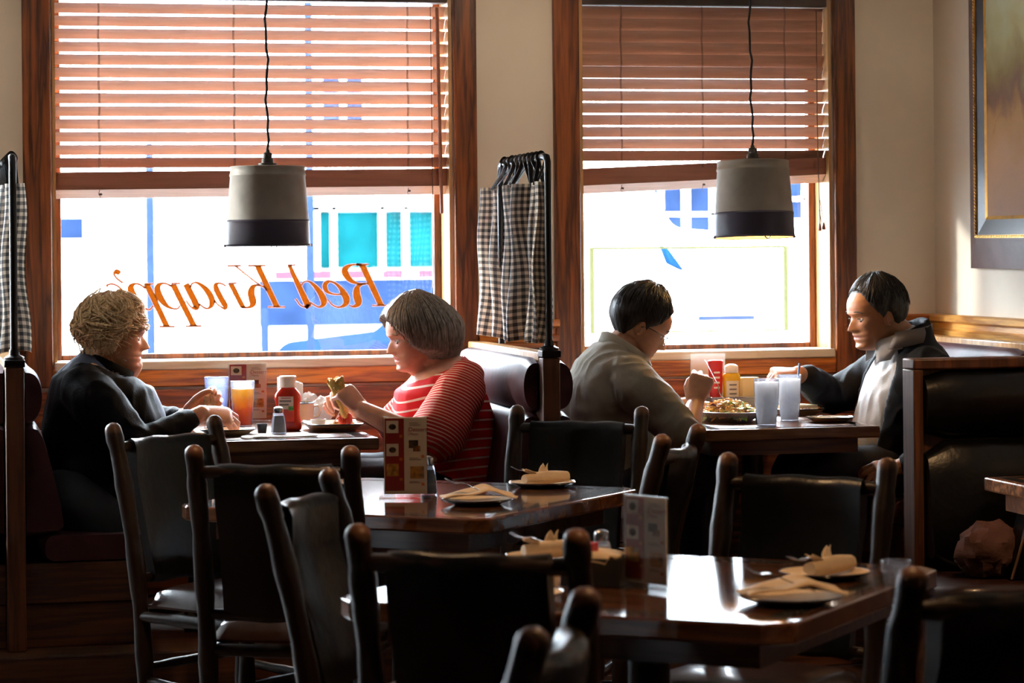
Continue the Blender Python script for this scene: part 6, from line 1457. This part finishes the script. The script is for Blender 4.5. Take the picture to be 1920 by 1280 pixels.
    c = FR @ Vector((.088, .0, -.030)); f = fork('steel fork in the fist of the man with glasses', (c.x+.012, c.y, c.z+.075), 0, 0, length=.16); f.rotation_euler = (R(8), R(68), R(-16))
man_taupe()

# ---- the man in the dark jacket, facing left
def man_jacket():
    y0 = -.70; h = .268; Mh = head_matrix((3.598, y0, 1.214), -1, 9, 8)
    T = [(3.655, y0, .545, .185, .195), (3.668, y0, .66, .185, .20), (3.690, y0, .77, .178, .208), (3.712, y0, .87, .170, .215), (3.728, y0, .96, .155, .215), (3.732, y0, 1.03, .128, .195), (3.720, y0, 1.085, .098, .135), (3.700, y0, 1.12, .072, .080)]
    g = G(); spine_loft(g, T, shrink=.03); limb(g, [(3.728, y0, 1.05), (3.700, y0, 1.11), (3.640, y0, 1.165)], [.080, .070, .068], 20)
    g2 = head_shape(h, Mh, 1.0, 1.1); g.add(g2.v, g2.f)
    LS, LE, LW = (3.745, -.93, .99), (3.78, -1.02, .76), (3.585, -.985, .655); RS, RE, RW = (3.72, -.49, .99), (3.53, -.42, .895), (3.330, -.57, .985)
    limb(g, [LS, LE, LW], [.055, .044, .031]); limb(g, [RS, RE, RW], [.055, .044, .031])
    hl, _ = hand_shape(frame(LW, (-.97, .0, -.10), (0, -.55, .83)), CURL_REST, False, 1.10); g.add(hl.v, hl.f)
    FR = frame(RW, (-.90, -.10, .05), (.0, -.35, .94)); hr, _ = hand_shape(FR, [(48, 70, 40), (54, 74, 42), (60, 78, 44), (64, 80, 44)], True, 1.10, (28, 42, 22)); g.add(hr.v, hr.f)
    lg = legs(((3.66, -.81, .62), (3.66, -.60, .62)), (3.31, -.86, .615), (3.33, -.86, .25), (3.30, -.58, .615), (3.32, -.58, .25), .085); g.add(lg.v, lg.f)
    o = person('man with greying hair in a dark open jacket, facing left', g, ['skin_olive', 'lips_brown', 'stubble'], Mh, h, False)
    g = G(); spine_loft(g, [(r[0]-.004, r[1], r[2], r[3]-.010, r[4]-.035) for r in T[:7]]+[(3.708, y0, 1.105, .085, .095)]); cloth('shirt', g, 'shirt_grey', o, .0068, 4, .011, 16, 12, (1, 1.2, .5))
    L = [[(3.690-.035*k+(.088-.004*k)*math.cos(R(a)), y0+(.092-.004*k)*math.sin(R(a)), 1.105+.034*k+.030*math.cos(R(a))) for a in range(-150, 151, 10)] for k in (0, .5, 1)]
    L += [[(3.665+.012*(k-.3)+(.096+.014*k)*math.cos(R(a)), y0+(.100+.014*k)*math.sin(R(a)), 1.132-(.045+.03*(abs(a) > 115))*k+.030*math.cos(R(a))) for a in range(-150, 151, 10)] for k in (0, .6, 1)]
    obj('collar', G().rings(L, closed=False), 'shirt_grey', o, solid=.004, smooth=80)
    g = G(); spine_loft(g, [(r[0]+.004, r[1], r[2], r[3]+.006, r[4]+.006) for r in T[:7]]+[(3.712, y0, 1.125, .105, .115), (3.700, y0, 1.155, .104, .112)], arc=([-136, -136, -136, -138, -140, -142, -138, -128, -122], [136, 136, 136, 138, 140, 142, 138, 128, 122]), thick=.018)
    limb(g, [(3.735, -.87, 1.01), (3.76, -.945, .96), (3.80, -1.02, .84), (3.79, -1.035, .755), (3.70, -1.03, .695), (3.625, -1.00, .665)], [.085, .086, .080, .074, .064, .054], 20)
    limb(g, [(3.72, -.55, 1.01), (3.68, -.47, .965), (3.60, -.43, .915), (3.52, -.42, .89), (3.43, -.48, .935), (3.375, -.54, .968)], [.085, .086, .078, .070, .060, .048], 20)
    cloth('jacket', g, 'jacket_black', o, .0068, 4, .011, 15, 14, (1, 1, .7))
    L = [[(3.702-.02*k+(.112+.020*k)*math.cos(R(a)), y0+(.118+.018*k)*math.sin(R(a)), 1.150-.055*k+.02*math.cos(R(a))) for a in range(-125, 126, 10)] for k in (-.1, .5, 1)]
    obj('jacket_collar', G().rings(L, closed=False), 'jacket_lining', o, solid=.008, smooth=80)
    g = legs(((3.66, -.81, .635), (3.66, -.60, .635)), (3.31, -.86, .62), (3.33, -.86, .24), (3.30, -.58, .62), (3.32, -.58, .24), .096); cloth('trousers', g, 'trousers_dark', o, .010, 5, .006, 8, 3)
    shoe('shoe', (3.33, -.86), -1, o); shoe('shoe', (3.32, -.58), -1, o)
    def th(ap, t, s):
        line = np.interp(ap, [0, .45, .8, 1.15, 1.45, 1.62, 1.85, 2.4, PI], [.835, .825, .765, .60, .42, .50, .36, .20, .16]); top = .035+.035*ss(.6, .9, t)
        return -.04+(.04+.020+top*ss(line, line+.30, t))*ss(line-.03, line+.05, t)
    hs = hair_shape(h, Mh, th, .09, noise_amp=.016, freq=(9, 6), seed=6)
    locks(hs, h, Mh, th, 280, lambda r_: (lambda p, q: (p, r_.uniform(.88, .99), q, max(np.interp(abs(q), [0, .45, .8, 1.15, 1.45, 1.62, 1.85, 2.4, PI], [.835, .825, .765, .60, .42, .50, .36, .20, .16])+.03, r_.uniform(.55, .84))))(*(lambda p: (p, p*.9+r_.uniform(-.15, .15)))(r_.uniform(-PI, PI))), .0075, 15, .12)
    obj('hair', hs, 'hair_salt', o, smooth=75)
    c = FR @ Vector((.10, .02, -.035)); f = obj('tortilla_piece', G().ell((0, 0, 0), (.028, .022, .008), 18, 8), 'cheese'); f.location = c; f.rotation_euler = (R(12), R(-8), 0); tag(f, 'folded yellow bite of food in the far hand of the man in the jacket', 'food')
man_jacket()
